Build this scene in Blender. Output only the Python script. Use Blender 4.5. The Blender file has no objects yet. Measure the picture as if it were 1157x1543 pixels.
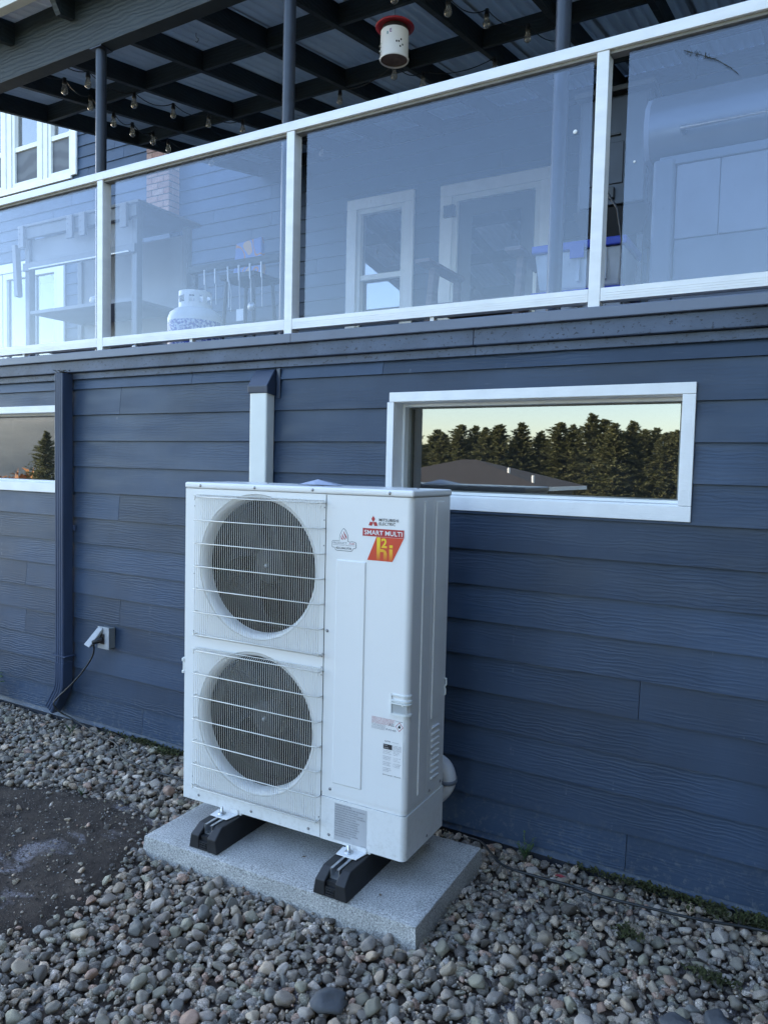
import bpy, math, random
import numpy as np
from mathutils import Matrix, Vector, noise as mnoise
R = math.radians
random.seed(7); np.random.seed(7)
scn = bpy.context.scene
COL = scn.collection

# ------------------------------------------------------------------ camera
CR = ((0.86347484, 0.50385207, 0.02333004), (-0.04936797, 0.03839149, 0.99804253), (-0.50197013, 0.86293637, -0.05802424))
CP = (2.27442587, -2.27221989, 1.41228671)
FPX = 1128.14
cam_data = bpy.data.cameras.new("camera"); cam = bpy.data.objects.new("camera", cam_data); COL.objects.link(cam)
m = Matrix.Identity(4)
for i in range(3):
    m[i][0] = CR[0][i]; m[i][1] = CR[1][i]; m[i][2] = -CR[2][i]; m[i][3] = CP[i]
cam.matrix_world = m
cam_data.sensor_fit = 'VERTICAL'; cam_data.sensor_height = 24.0; cam_data.lens = FPX / 1543 * 24.0
cam_data.clip_start = 0.05; cam_data.clip_end = 2000
scn.camera = cam

def project(P):
    d = [P[i] - CP[i] for i in range(3)]
    x, y, z = (sum(CR[k][i] * d[i] for i in range(3)) for k in range(3))
    if z <= 0.01: return (-9999, -9999, z)
    return (578.5 + FPX * x / z, 771.5 - FPX * y / z, z)

# ------------------------------------------------------------------ world, sun, exposure
SUN_EL, SUN_AZ = R(26), R(-58)          # azimuth measured from +Y (behind the house) towards +X
w = bpy.data.worlds.new("World"); scn.world = w; w.use_nodes = True
wn = w.node_tree.nodes; wn.clear()
out = wn.new('ShaderNodeOutputWorld'); bg = wn.new('ShaderNodeBackground'); sky = wn.new('ShaderNodeTexSky')
sky.sky_type = 'NISHITA'; sky.sun_disc = False; sky.sun_elevation = SUN_EL; sky.sun_rotation = SUN_AZ
sky.air_density = 1.0; sky.dust_density = 0.9; sky.ozone_density = 1.0; sky.altitude = 50
bg.inputs[1].default_value = 0.15
w.node_tree.links.new(sky.outputs[0], bg.inputs[0]); w.node_tree.links.new(bg.outputs[0], out.inputs[0])
sl = bpy.data.lights.new("sun", 'SUN'); sl.energy = 5.0; sl.angle = R(0.5); sl.color = (1.0, 0.88, 0.70)
sun = bpy.data.objects.new("sun", sl); COL.objects.link(sun)
sdir = Vector((math.sin(SUN_AZ) * math.cos(SUN_EL), math.cos(SUN_AZ) * math.cos(SUN_EL), math.sin(SUN_EL)))
sun.rotation_euler = sdir.to_track_quat('Z', 'Y').to_euler(); sun.location = (20, 30, 20)
scn.view_settings.view_transform = 'Standard'; scn.view_settings.look = 'None'
scn.view_settings.gamma = 1.0; scn.view_settings.use_curve_mapping = False
scn.view_settings.exposure = 2.5

# ------------------------------------------------------------------ helpers
def tag(o, label=None, cat=None, group=None, kind=None):
    if label: o['label'] = label
    if cat: o['category'] = cat
    if group: o['group'] = group
    if kind: o['kind'] = kind
    return o

def thing(name, label, cat, loc=(0, 0, 0), rz=0.0, group=None):
    o = bpy.data.objects.new(name, None); COL.objects.link(o)
    o.location = loc; o.rotation_euler = (0, 0, rz); o.empty_display_size = 0.1
    return tag(o, label, cat, group, 'thing' if cat else None)

class MB:
    def __init__(s): s.v = []; s.f = []; s.sm = []
    def add(s, vs, fs, smooth=False):
        n = len(s.v); s.v += [tuple(p) for p in vs]; s.f += [tuple(i + n for i in f) for f in fs]; s.sm += [smooth] * len(fs); return s
    def box(s, x0, x1, y0, y1, z0, z1):
        return s.hexa([(x0, y0, z0), (x1, y0, z0), (x1, y1, z0), (x0, y1, z0), (x0, y0, z1), (x1, y0, z1), (x1, y1, z1), (x0, y1, z1)])
    def hexa(s, p):
        return s.add(p, [(0, 3, 2, 1), (4, 5, 6, 7), (0, 1, 5, 4), (1, 2, 6, 5), (2, 3, 7, 6), (3, 0, 4, 7)])
    def prism(s, poly, a0, a1, axis='y', smooth=False):
        # poly: 2D points; extruded along axis. axis y: poly=(x,z); axis z: (x,y); axis x: (y,z)
        def P(p, a):
            return {'y': (p[0], a, p[1]), 'z': (p[0], p[1], a), 'x': (a, p[0], p[1])}[axis]
        n = len(poly); vs = [P(p, a0) for p in poly] + [P(p, a1) for p in poly]
        fs = [tuple(range(n)), tuple(range(2 * n - 1, n - 1, -1))]
        s.add(vs, fs)
        s.add(vs, [(i, n + i, n + (i + 1) % n, (i + 1) % n) for i in range(n)], smooth)
        return s
    def tube(s, pts, r, n=8, cap=True, smooth=True):
        pts = [Vector(p) for p in pts]; rings = []
        t0 = (pts[1] - pts[0]).normalized()
        up = Vector((0, 0, 1)) if abs(t0.z) < .9 else Vector((1, 0, 0))
        nrm = t0.cross(up).normalized()
        for i, p in enumerate(pts):
            if i == 0: t = t0
            elif i == len(pts) - 1: t = (pts[i] - pts[i - 1]).normalized()
            else: t = ((pts[i + 1] - p).normalized() + (p - pts[i - 1]).normalized()).normalized()
            nrm = (nrm - t * nrm.dot(t)).normalized(); b = t.cross(nrm)
            rr = r[i] if hasattr(r, '__len__') else r
            rings.append([p + (nrm * math.cos(2 * math.pi * k / n) + b * math.sin(2 * math.pi * k / n)) * rr for k in range(n)])
        vs = [q for ring in rings for q in ring]; fs = []
        for i in range(len(rings) - 1):
            for k in range(n):
                a = i * n + k; b2 = i * n + (k + 1) % n
                fs.append((a, b2, b2 + n, a + n))
        s.add(vs, fs, smooth)
        if cap: s.add(rings[0], [tuple(range(n - 1, -1, -1))]); s.add(rings[-1], [tuple(range(n))])
        return s
    def lathe(s, prof, c=(0, 0, 0), n=48, axis='z', smooth=True, closed=False):
        # prof: (radius, height) pairs
        vs = []
        for (r, h) in prof:
            for k in range(n):
                a = 2 * math.pi * k / n; x = r * math.cos(a); y = r * math.sin(a)
                if axis == 'z': vs.append((c[0] + x, c[1] + y, c[2] + h))
                elif axis == 'y': vs.append((c[0] + x, c[1] + h, c[2] - y))
                else: vs.append((c[0] + h, c[1] + x, c[2] + y))
        fs = []
        for i in range(len(prof) - 1):
            for k in range(n):
                a = i * n + k; b = i * n + (k + 1) % n
                fs.append((a, b, b + n, a + n))
        return s.add(vs, fs, smooth)
    def disc(s, c, r, n=24, axis='y', flip=False):
        vs = []
        for k in range(n):
            a = 2 * math.pi * k / n; x = r * math.cos(a); y = r * math.sin(a)
            vs.append((c[0] + x, c[1], c[2] + y) if axis == 'y' else ((c[0] + x, c[1] + y, c[2]) if axis == 'z' else (c[0], c[1] + x, c[2] + y)))
        f = tuple(range(n)); return s.add(vs, [f[::-1] if flip else f])
    def build(s, name, mat, parent=None, bevel=0, seg=2, loc=None):
        me = bpy.data.meshes.new(name); me.from_pydata(s.v, [], s.f); me.materials.append(mat)
        me.polygons.foreach_set('use_smooth', s.sm); me.update()
        o = bpy.data.objects.new(name, me); COL.objects.link(o)
        if parent: o.parent = parent
        if loc: o.location = loc
        if bevel:
            b = o.modifiers.new('bevel', 'BEVEL'); b.width = bevel; b.segments = seg; b.limit_method = 'ANGLE'; b.angle_limit = R(35)
        return o

def box(name, mat, parent, x0, x1, y0, y1, z0, z1, bevel=0):
    return MB().box(x0, x1, y0, y1, z0, z1).build(name, mat, parent, bevel)

def share(o, parent=None, loc=None, rot=None, sc=None):
    c = o.copy(); COL.objects.link(c); c.parent = parent if parent is not None else o.parent
    if loc is not None: c.location = loc
    if rot is not None: c.rotation_euler = rot
    if sc is not None: c.scale = sc
    return c

# ------------------------------------------------------------------ materials
def nt(mat): return mat.node_tree.nodes, mat.node_tree.links
def M(name, col, rough=.5, metal=0, spec=.5, coat=0):
    mt = bpy.data.materials.new(name); mt.use_nodes = True
    b = mt.node_tree.nodes['Principled BSDF']
    b.inputs['Base Color'].default_value = (*col, 1); b.inputs['Roughness'].default_value = rough
    b.inputs['Metallic'].default_value = metal; b.inputs['Specular IOR Level'].default_value = spec
    if coat: b.inputs['Coat Weight'].default_value = coat; b.inputs['Coat Roughness'].default_value = .1
    return mt
def vecnode(mat, scale=(1, 1, 1), rnd=0.0):
    n, l = nt(mat); tc = n.new('ShaderNodeTexCoord'); mp = n.new('ShaderNodeMapping'); mp.inputs['Scale'].default_value = scale
    l.new(tc.outputs['Object'], mp.inputs['Vector'])
    if rnd:
        oi = n.new('ShaderNodeObjectInfo'); mu = n.new('ShaderNodeVectorMath'); mu.operation = 'SCALE'
        mu.inputs[0].default_value = (rnd, rnd * .37, rnd * .71); l.new(oi.outputs['Random'], mu.inputs['Scale'])
        l.new(mu.outputs[0], mp.inputs['Location'])
    return mp.outputs[0]
def noise(mat, vec, scale, detail=3, rough=.5, dist=0):
    n, l = nt(mat); t = n.new('ShaderNodeTexNoise'); t.inputs['Scale'].default_value = scale; t.inputs['Detail'].default_value = detail
    t.inputs['Roughness'].default_value = rough; t.inputs['Distortion'].default_value = dist; l.new(vec, t.inputs['Vector']); return t.outputs['Fac']
def ramp(mat, fac, stops, interp='LINEAR'):
    n, l = nt(mat); r = n.new('ShaderNodeValToRGB'); r.color_ramp.interpolation = interp
    e = r.color_ramp.elements
    while len(e) < len(stops): e.new(0.5)
    for i, (p, c) in enumerate(stops):
        e[i].position = p; e[i].color = (*c, 1) if hasattr(c, '__len__') else (c, c, c, 1)
    l.new(fac, r.inputs[0]); return r.outputs[0]
def mix(mat, fac, a, b, mode='MIX'):
    n, l = nt(mat); x = n.new('ShaderNodeMix'); x.data_type = 'RGBA'; x.blend_type = mode
    for s, i in ((fac, 0), (a, 6), (b, 7)):
        if hasattr(s, 'links') or hasattr(s, 'is_linked'): l.new(s, x.inputs[i])
        elif i == 0: x.inputs[0].default_value = s
        else: x.inputs[i].default_value = (*s, 1) if len(s) == 3 else s
    return x.outputs[2]
def math_(mat, op, a, b=0.0):
    n, l = nt(mat); x = n.new('ShaderNodeMath'); x.operation = op
    for i, s in enumerate((a, b)):
        if hasattr(s, 'is_linked'): l.new(s, x.inputs[i])
        else: x.inputs[i].default_value = s
    return x.outputs[0]
def setcol(mat, s): nt(mat)[1].new(s, nt(mat)[0]['Principled BSDF'].inputs['Base Color'])
def setrough(mat, s): nt(mat)[1].new(s, nt(mat)[0]['Principled BSDF'].inputs['Roughness'])
def bump(mat, h, strength=.3, dist=.002):
    n, l = nt(mat); b = n.new('ShaderNodeBump'); b.inputs['Strength'].default_value = strength; b.inputs['Distance'].default_value = dist
    l.new(h, b.inputs['Height']); l.new(b.outputs[0], n['Principled BSDF'].inputs['Normal'])
def vary(mat, vec, col, scale=3, amt=.15, detail=4):
    f = noise(mat, vec, scale, detail); c0 = tuple(c * (1 - amt) for c in col); c1 = tuple(min(1, c * (1 + amt)) for c in col)
    return ramp(mat, f, [(.3, c0), (.7, c1)])

def grain_wave(mat, vec, scale, dist, dscale=1.0, direction='Z'):
    n, l = nt(mat); t = n.new('ShaderNodeTexWave'); t.bands_direction = direction; t.inputs['Scale'].default_value = scale
    t.inputs['Distortion'].default_value = dist; t.inputs['Detail'].default_value = 3; t.inputs['Detail Scale'].default_value = dscale
    l.new(vec, t.inputs['Vector']); return t.outputs['Fac']

def siding_mat(name, col):
    mt = M(name, col, .42, spec=.38)
    v = vecnode(mt, (0.22, 1, 1), 40)
    g = grain_wave(mt, v, 21, 8, 1.7)
    v2 = vecnode(mt, (.5, 1, 2.2), 11)
    maskn = ramp(mt, noise(mt, v2, 3.2, 3), [(.42, .05), (.66, 1.0)])
    fine = noise(mt, vecnode(mt, (3, 1, 90), 5), 1.6, 4, .6)
    h = math_(mt, 'ADD', math_(mt, 'MULTIPLY', ramp(mt, g, [(.35, 0), (.8, 1)]), maskn), math_(mt, 'MULTIPLY', fine, .55))
    bump(mt, h, .42, .0015)
    base = vary(mt, vecnode(mt, (1, 1, 1)), col, 1.7, .10)
    n, l = nt(mt); oi = n.new('ShaderNodeObjectInfo')
    base = mix(mt, 1.0, base, ramp(mt, oi.outputs['Random'], [(0, .80), (1, 1.12)]), 'MULTIPLY')
    gr = mix(mt, math_(mt, 'MULTIPLY', ramp(mt, g, [(.1, 1), (.35, 0)]), math_(mt, 'MULTIPLY', maskn, .22)), base, tuple(c * .55 for c in col))
    n, l = nt(mt); sx = n.new('ShaderNodeSeparateXYZ'); l.new(vecnode(mt), sx.inputs[0])
    low = n.new('ShaderNodeMapRange'); low.inputs[1].default_value = .12; low.inputs[2].default_value = -.15; l.new(sx.outputs[2], low.inputs[0])
    spl = math_(mt, 'MULTIPLY', low.outputs[0], ramp(mt, noise(mt, vecnode(mt), 38, 5, .7), [(.52, .0), (.60, .5), (.70, .9)]))
    gr = mix(mt, math_(mt, 'MULTIPLY', spl, .5), gr, (.17, .18, .18))
    gr = mix(mt, 1.0, gr, ramp(mt, noise(mt, vecnode(mt, (1, 1, .35), 3), 2.3, 5, .6), [(.25, .78), (.75, 1.25)]), 'MULTIPLY')
    strk = math_(mt, 'MULTIPLY', ramp(mt, noise(mt, vecnode(mt, (1, 1, .03)), 34, 2, .5), [(.70, 0), (.76, 1)]), ramp(mt, noise(mt, vecnode(mt, (1, 1, 6)), 12, 3), [(.5, 0), (.7, .30)]))
    gr = mix(mt, strk, gr, (.26, .29, .33))
    # pale dust caught by the relief and splash scuffs
    dust = ramp(mt, noise(mt, vecnode(mt, (1.2, 1, 9)), 9, 6, .7), [(.60, 0.0), (.78, .16)])
    gr = mix(mt, dust, gr, (.22, .25, .30))
    setcol(mt, gr)
    setrough(mt, ramp(mt, noise(mt, v2, 6, 3), [(.3, .36), (.7, .52)]))
    return mt

SID = siding_mat('navy_siding', (0.029, 0.053, 0.100))
FAS = M('navy_trim', (.050, .072, .125), .5)
_v = vecnode(FAS, (1, 1, 1)); _p = noise(FAS, vecnode(FAS, (1, 1, 1.6)), 55, 3, .6)
setcol(FAS, mix(FAS, ramp(FAS, _p, [(.60, 0), (.66, .85)]), vary(FAS, _v, (.060, .084, .135), 6, .3), (.012, .016, .028)))
bump(FAS, math_(FAS, 'ADD', _p, noise(FAS, _v, 160, 3)), .5, .002)
CAP = M('painted_metal_cap', (.10, .125, .19), .35, spec=.5)
setcol(CAP, vary(CAP, vecnode(CAP), (.115, .14, .20), 4, .12))
def rough_white(name, col, rough=.45):
    mt = M(name, col, rough); v = vecnode(mt, (1, 1, 1), 9)
    setcol(mt, vary(mt, v, col, 9, .05)); bump(mt, math_(mt, 'ADD', noise(mt, v, 70, 4, .6), math_(mt, 'MULTIPLY', noise(mt, vecnode(mt, (.1, 1, 1), 4), 150, 2), .6)), .5, .002); return mt
TRIM = rough_white('white_trim', (.80, .81, .82))
VINYL = M('white_vinyl', (.74, .75, .74), .35); setcol(VINYL, vary(VINYL, vecnode(VINYL), (.74, .75, .74), 8, .05))
WHITE = M('white_powdercoat', (.80, .805, .80), .3, spec=.5)
_v = vecnode(WHITE); setcol(WHITE, mix(WHITE, ramp(WHITE, noise(WHITE, _v, 14, 6, .7), [(.55, 0), (.8, .14)]), (.80, .805, .80), (.62, .60, .55)))
_n, _l = nt(WHITE); _sx = _n.new('ShaderNodeSeparateXYZ'); _l.new(_v, _sx.inputs[0]); _lo = _n.new('ShaderNodeMapRange'); _lo.inputs[1].default_value = .22; _lo.inputs[2].default_value = 0; _l.new(_sx.outputs[2], _lo.inputs[0])
_gr = math_(WHITE, 'MULTIPLY', _lo.outputs[0], ramp(WHITE, noise(WHITE, _v, 45, 6, .75), [(.48, 0), (.62, .22), (.72, .5)]))
_dr = ramp(WHITE, noise(WHITE, vecnode(WHITE, (1, 1, .04)), 42, 3, .6), [(.62, 0), (.74, .10)])
setcol(WHITE, mix(WHITE, math_(WHITE, 'ADD', _gr, _dr), nt(WHITE)[0]['Principled BSDF'].inputs['Base Color'].links[0].from_socket, (.42, .39, .34)))
bump(WHITE, noise(WHITE, _v, 500, 2), .04, .0005)
RAIL = M('white_rail_aluminium', (.80, .81, .82), .32); setcol(RAIL, vary(RAIL, vecnode(RAIL, (1, 1, 3)), (.80, .81, .82), 7, .06, 6))
RAILIN = M('rail_gasket', (.20, .19, .17), .6); setcol(RAILIN, vary(RAILIN, vecnode(RAILIN), (.2, .19, .17), 20, .2))
DARKG = M('black_gasket', (.02, .022, .025), .5); setcol(DARKG, vary(DARKG, vecnode(DARKG), (.02, .022, .025), 20, .2))
def timber(name, col):
    mt = M(name, col, .62); v = vecnode(mt, (.35, .35, 1), 23)
    g = grain_wave(mt, v, 12, 7, 1.6); f = noise(mt, vecnode(mt, (.15, .15, 1), 3), 90, 4, .6)
    setcol(mt, mix(mt, math_(mt, 'MULTIPLY', ramp(mt, g, [(.0, 1), (.5, 0)]), .35), vary(mt, vecnode(mt), col, 4, .25), tuple(c * .5 for c in col)))
    bump(mt, math_(mt, 'ADD', g, f), .5, .003); return mt
BEAM = timber('beam_paint', (.016, .024, .029))
RAFT = timber('rafter_paint', (.014, .025, .034))
POLE = M('pole_paint', (.022, .030, .048), .38); setcol(POLE, vary(POLE, vecnode(POLE), (.022, .030, .048), 12, .2))
ROOF = M('corrugated_sheet', (.55, .58, .60), .30, metal=.35); setcol(ROOF, vary(ROOF, vecnode(ROOF, (1, .3, 1), 5), (.54, .57, .59), 5, .22, 5))
_n, _l = nt(ROOF); _t = _n.new('ShaderNodeBsdfTranslucent'); _t.inputs[0].default_value = (.50, .56, .60, 1); _m = _n.new('ShaderNodeMixShader'); _m.inputs[0].default_value = .27
_l.new(_n['Principled BSDF'].outputs[0], _m.inputs[1]); _l.new(_t.outputs[0], _m.inputs[2]); _l.new(_m.outputs[0], _n['Material Output'].inputs[0])
GALV = M('galvanised_steel', (.55, .57, .6), .35, metal=.9); setcol(GALV, vary(GALV, vecnode(GALV), (.55, .57, .6), 30, .2))
BLACKM = M('black_metal', (.018, .02, .024), .4); setcol(BLACKM, vary(BLACKM, vecnode(BLACKM), (.02, .022, .026), 9, .3))
RUBBER = M('black_rubber', (.012, .013, .016), .55); setcol(RUBBER, vary(RUBBER, vecnode(RUBBER), (.014, .015, .018), 25, .3)); bump(RUBBER, noise(RUBBER, vecnode(RUBBER), 300, 3), .2, .001)
CORD = M('black_cord', (.012, .014, .016), .45); setcol(CORD, vary(CORD, vecnode(CORD), (.014, .016, .018), 40, .3))

def glass_mat(name, tint, F0, gl_rough=0.0, haze=0.0, hazecol=(.3, .4, .5), smudge=.0, gcol=(1, 1, 1)):
    mt = bpy.data.materials.new(name); mt.use_nodes = True; n, l = nt(mt); n.clear()
    o = n.new('ShaderNodeOutputMaterial'); mx = n.new('ShaderNodeMixShader'); tr = n.new('ShaderNodeBsdfTransparent'); gl = n.new('ShaderNodeBsdfGlossy')
    tr.inputs[0].default_value = (*tint, 1); gl.inputs['Roughness'].default_value = gl_rough
    ge = n.new('ShaderNodeNewGeometry'); dp = n.new('ShaderNodeVectorMath'); dp.operation = 'DOT_PRODUCT'
    l.new(ge.outputs['Normal'], dp.inputs[0]); l.new(ge.outputs['Incoming'], dp.inputs[1])
    c = math_(mt, 'ABSOLUTE', dp.outputs['Value']); p = math_(mt, 'POWER', math_(mt, 'SUBTRACT', 1.0, c), 5.0)
    f = math_(mt, 'ADD', math_(mt, 'MULTIPLY', p, 1 - F0), F0)
    gl.inputs[0].default_value = (*gcol, 1); l.new(f, mx.inputs[0]); l.new(gl.outputs[0], mx.inputs[2])
    if haze:
        df = n.new('ShaderNodeBsdfDiffuse'); df.inputs[0].default_value = (*hazecol, 1); m2 = n.new('ShaderNodeMixShader')
        v = vecnode(mt, (1, 1, 1), 7); h = ramp(mt, noise(mt, v, 5, 6, .7), [(.35, haze * .6), (.75, haze * 1.5)])
        sp = ramp(mt, noise(mt, vecnode(mt, (1, 1, .25), 3), 130, 2), [(.73, 0.0), (.78, smudge)])
        l.new(math_(mt, 'ADD', h, sp), m2.inputs[0]); l.new(tr.outputs[0], m2.inputs[1]); l.new(df.outputs[0], m2.inputs[2]); l.new(m2.outputs[0], mx.inputs[1])
    else: l.new(tr.outputs[0], mx.inputs[1])
    l.new(mx.outputs[0], o.inputs[0]); return mt
RGLASS = glass_mat('railing_glass', (.84, .87, .93), .062, 0.0, .022, (.32, .40, .55), .25, (.92, .95, 1.0))
WGLASS = glass_mat('window_glass', (.35, .38, .38), .19, 0.0, .03, (.4, .42, .42), .3)
UGLASS = glass_mat('upper_window_glass', (.5, .52, .55), .22, 0.02)
SCREEN = M('insect_screen', (.10, .11, .13), .6); setcol(SCREEN, ramp(SCREEN, grain_wave(SCREEN, vecnode(SCREEN), 1.5, 6, 1), [(.2, (.085, .092, .11)), (.8, (.12, .13, .15))]))

# ------------------------------------------------------------------ ground and terrain
SOILPOLY = [(-1.9, -.42), (-1.129, -.103), (-.817, .038), (-.489, .085), (-.174, .02), (-.06, -.16), (-.06, -.28), (.02, -.43), (.06, -.56), (.05, -.70), (-.03, -.83), (-.32, -1.15), (-1.2, -1.5), (-2.2, -1.2)]
def inpoly(x, y, P):
    c = False; j = len(P) - 1
    for i in range(len(P)):
        if (P[i][1] > y) != (P[j][1] > y) and x < (P[j][0] - P[i][0]) * (y - P[i][1]) / (P[j][1] - P[i][1]) + P[i][0]: c = not c
        j = i
    return c
def segdist(x, y, P):
    b = 1e9
    for i in range(len(P)):
        x0, y0 = P[i]; x1, y1 = P[(i + 1) % len(P)]; dx, dy = x1 - x0, y1 - y0
        t = max(0, min(1, ((x - x0) * dx + (y - y0) * dy) / (dx * dx + dy * dy + 1e-9)))
        b = min(b, math.hypot(x - x0 - t * dx, y - y0 - t * dy))
    return b
def soilmask(x, y):
    d = segdist(x, y, SOILPOLY); return (d if inpoly(x, y, SOILPOLY) else -d) + .03 * mnoise.noise(Vector((x * 6, y * 6, 0)))
def groundz(x, y):
    z = -.198
    s = soilmask(x, y)
    z += .034 * max(0, min(1, (s + .06) / .12))
    if s > -.05: z += .010 * mnoise.noise(Vector((x * 6, y * 6, 3))) + .005 * mnoise.noise(Vector((x * 17, y * 17, 3))) + .004 * mnoise.noise(Vector((x * 38, y * 38, 3)))
    return z
SOIL = M('soil', (.04, .034, .03), .9)
_v = vecnode(SOIL)
_c = ramp(SOIL, noise(SOIL, _v, 11, 8, .65), [(.3, (.026, .018, .013)), (.55, (.055, .039, .029)), (.75, (.10, .076, .056))])
_pp = math_(SOIL, 'MULTIPLY', ramp(SOIL, noise(SOIL, vecnode(SOIL, (1, 2.0, 1)), 2.6, 4, .55, .6), [(.575, 0), (.64, 1)]), ramp(SOIL, noise(SOIL, _v, 120, 4, .8), [(.40, 0.0), (.55, .9)]))
setcol(SOIL, mix(SOIL, _pp, _c, (.30, .28, .30)))
bump(SOIL, math_(SOIL, 'ADD', noise(SOIL, _v, 45, 8, .75), noise(SOIL, _v, 220, 4)), .9, .008)
def grid_mesh(name, xs, ys, zf, mat, kind='structure'):
    vs = [(x, y, zf(x, y)) for y in ys for x in xs]; nx = len(xs)
    fs = [(j * nx + i, j * nx + i + 1, (j + 1) * nx + i + 1, (j + 1) * nx + i) for j in range(len(ys) - 1) for i in range(nx - 1)]
    b = MB(); b.add(vs, fs, True); o = b.build(name, mat); o['kind'] = kind; return o
ground = grid_mesh('ground', list(np.linspace(-4, 5, 451)), list(np.linspace(-4, .9, 246)), groundz, SOIL)
GRASS = M('dry_lawn', (.06, .065, .03), .9); setcol(GRASS, ramp(GRASS, noise(GRASS, vecnode(GRASS), .4, 7, .7), [(.3, (.035, .045, .018)), (.7, (.10, .09, .045))]))
def tz(x, y):
    z = -.25
    if y < -7: z -= 4.6 * min(1, (-7 - y) / 14) ** 1
    return z
def terr(x, y):
    z = tz(x, y)
    if -4.3 < x < 5.3 and -4.2 < y < 1.2: z -= .15
    return z
_xs = [-600, -200, -100, -60, -40, -20, -12, -8, -5, -4.2, 0, 5.2, 8, 12, 20, 40, 80, 200, 600]
_ys = [-600, -200, -100, -60, -40, -30, -21, -14, -7, -4.6, -3.9, .7, 1.5, 12, 30, 100, 600]
terrain = grid_mesh('terrain', _xs, _ys, terr, GRASS)
# distant hillside (seen mirrored in the left window)
HILL = M('hazed_hillside_forest', (.05, .06, .05), .95); setcol(HILL, ramp(HILL, noise(HILL, vecnode(HILL), .05, 8, .7), [(.3, (.13, .145, .145)), (.7, (.20, .205, .19))]))  # aerial haze painted into the forest as a pale grey
def hz(x, y):
    t = max(0, 1 - ((x + 430) / 190) ** 2) * max(0, 1 - ((y + 250) / 110) ** 2)
    return -6 + 36 * t ** .5 + 4 * mnoise.noise(Vector((x * .02, y * .02, 0)))
grid_mesh('hill', list(np.linspace(-600, -90, 50)), list(np.linspace(-370, -130, 24)), hz, HILL)

# ---- gravel: 300 largest stones as parts, the rest one stuff mesh
def ico(sub):
    import bmesh
    bm = bmesh.new(); bmesh.ops.create_icosphere(bm, subdivisions=sub, radius=1)
    V = np.array([v.co[:] for v in bm.verts]); F = np.array([[v.index for v in f.verts] for f in bm.faces]); bm.free(); return V, F
V3, F3 = ico(3); V2, F2 = ico(2)
rng = np.random.default_rng(11)
def pebble(V, a, b, c):
    P = V.copy(); brk = rng.random() < .35
    for _ in range(5):
        n = rng.normal(size=3); n /= np.linalg.norm(n); P *= (1 + .05 * np.cos(5.5 * (V @ n) * rng.uniform(.7, 1.4) + rng.uniform(0, 6)))[:, None]
    for _ in range(4):
        n = rng.normal(size=3); n /= np.linalg.norm(n); P *= (1 + .07 * np.cos(2.2 * (V @ n) * rng.uniform(.8, 1.6) + rng.uniform(0, 6)))[:, None]
    for _ in range(rng.integers(3, 8)):
        n = rng.normal(size=3); n /= np.linalg.norm(n); d = P @ n; lim = rng.uniform(.60, .9) if not brk else rng.uniform(.42, .72); ex = np.clip(d - lim, 0, None); P -= (ex * .85)[:, None] * n
    return P * np.array([a, b, c])
def rotm():
    ax, ay, az = rng.normal(0, .38), rng.normal(0, .38), rng.uniform(0, 6.28)
    cx, sx, cy, sy, cz, sz = math.cos(ax), math.sin(ax), math.cos(ay), math.sin(ay), math.cos(az), math.sin(az)
    return np.array([[cz, -sz, 0], [sz, cz, 0], [0, 0, 1]]) @ np.array([[cy, 0, sy], [0, 1, 0], [-sy, 0, cy]]) @ np.array([[1, 0, 0], [0, cx, -sx], [0, sx, cx]]), (ax, ay, az)
def stone_mat(name, src):
    mt = M(name, (.2, .2, .2), .62, spec=.4); n, l = nt(mt)
    if src == 'attr':
        a = n.new('ShaderNodeAttribute'); a.attribute_name = 'srnd'; rnd = a.outputs['Fac']
    else:
        a = n.new('ShaderNodeObjectInfo'); rnd = a.outputs['Random']
    base = ramp(mt, rnd, [(0, (.085, .082, .078)), (.10, (.21, .20, .185)), (.20, (.125, .125, .12)), (.32, (.26, .24, .20)), (.42, (.17, .17, .155)), (.54, (.24, .24, .235)),
                          (.64, (.18, .185, .155)), (.74, (.29, .255, .21)), (.84, (.13, .14, .14)), (.92, (.34, .33, .31)), (.955, (.24, .18, .15)), (1, (.58, .57, .56))], 'CONSTANT')
    hs = n.new('ShaderNodeHueSaturation'); l.new(base, hs.inputs['Color']); l.new(math_(mt, 'ADD', math_(mt, 'MULTIPLY', math_(mt, 'FRACT', math_(mt, 'MULTIPLY', rnd, 97.3)), .55), .72), hs.inputs['Value'])
    v = vecnode(mt)
    sp = ramp(mt, noise(mt, v, 260, 3, .7), [(.35, .5), (.5, 1.0), (.66, 1.7)])
    lg = ramp(mt, noise(mt, v, 45, 4, .6), [(.3, .75), (.7, 1.2)])
    c = mix(mt, 1, mix(mt, 1, hs.outputs[0], (1.50, 1.31, 1.16), 'MULTIPLY'), sp, 'MULTIPLY'); c = mix(mt, 1, c, lg, 'MULTIPLY'); 
    dirt = ramp(mt, noise(mt, v, 22, 5, .7), [(.52, 0), (.7, .45)])
    setcol(mt, mix(mt, dirt, c, (.09, .078, .062)))
    bump(mt, noise(mt, v, 150, 5, .75), .6, .0025); setrough(mt, ramp(mt, noise(mt, v, 60, 2), [(.3, .5), (.7, .8)])); return mt
STN = stone_mat('river_stone_part', 'obj'); STA = stone_mat('river_stone', 'attr')
PAD_A = R(2.2)
def inpad(x, y, g=0.0):
    dx, dy = x + .035, y + .173; u = dx * math.cos(PAD_A) + dy * math.sin(PAD_A); v = -dx * math.sin(PAD_A) + dy * math.cos(PAD_A)
    return -g < u < 1.218 + g and -g < v < .604 + g
def inview(x, y, mg=260):
    px, py, z = project((x, y, -.16)); return z > .2 and -mg < px < 1157 + mg and py < 1543 + mg * 1.1
CELL = .05; hashg = {}
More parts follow.
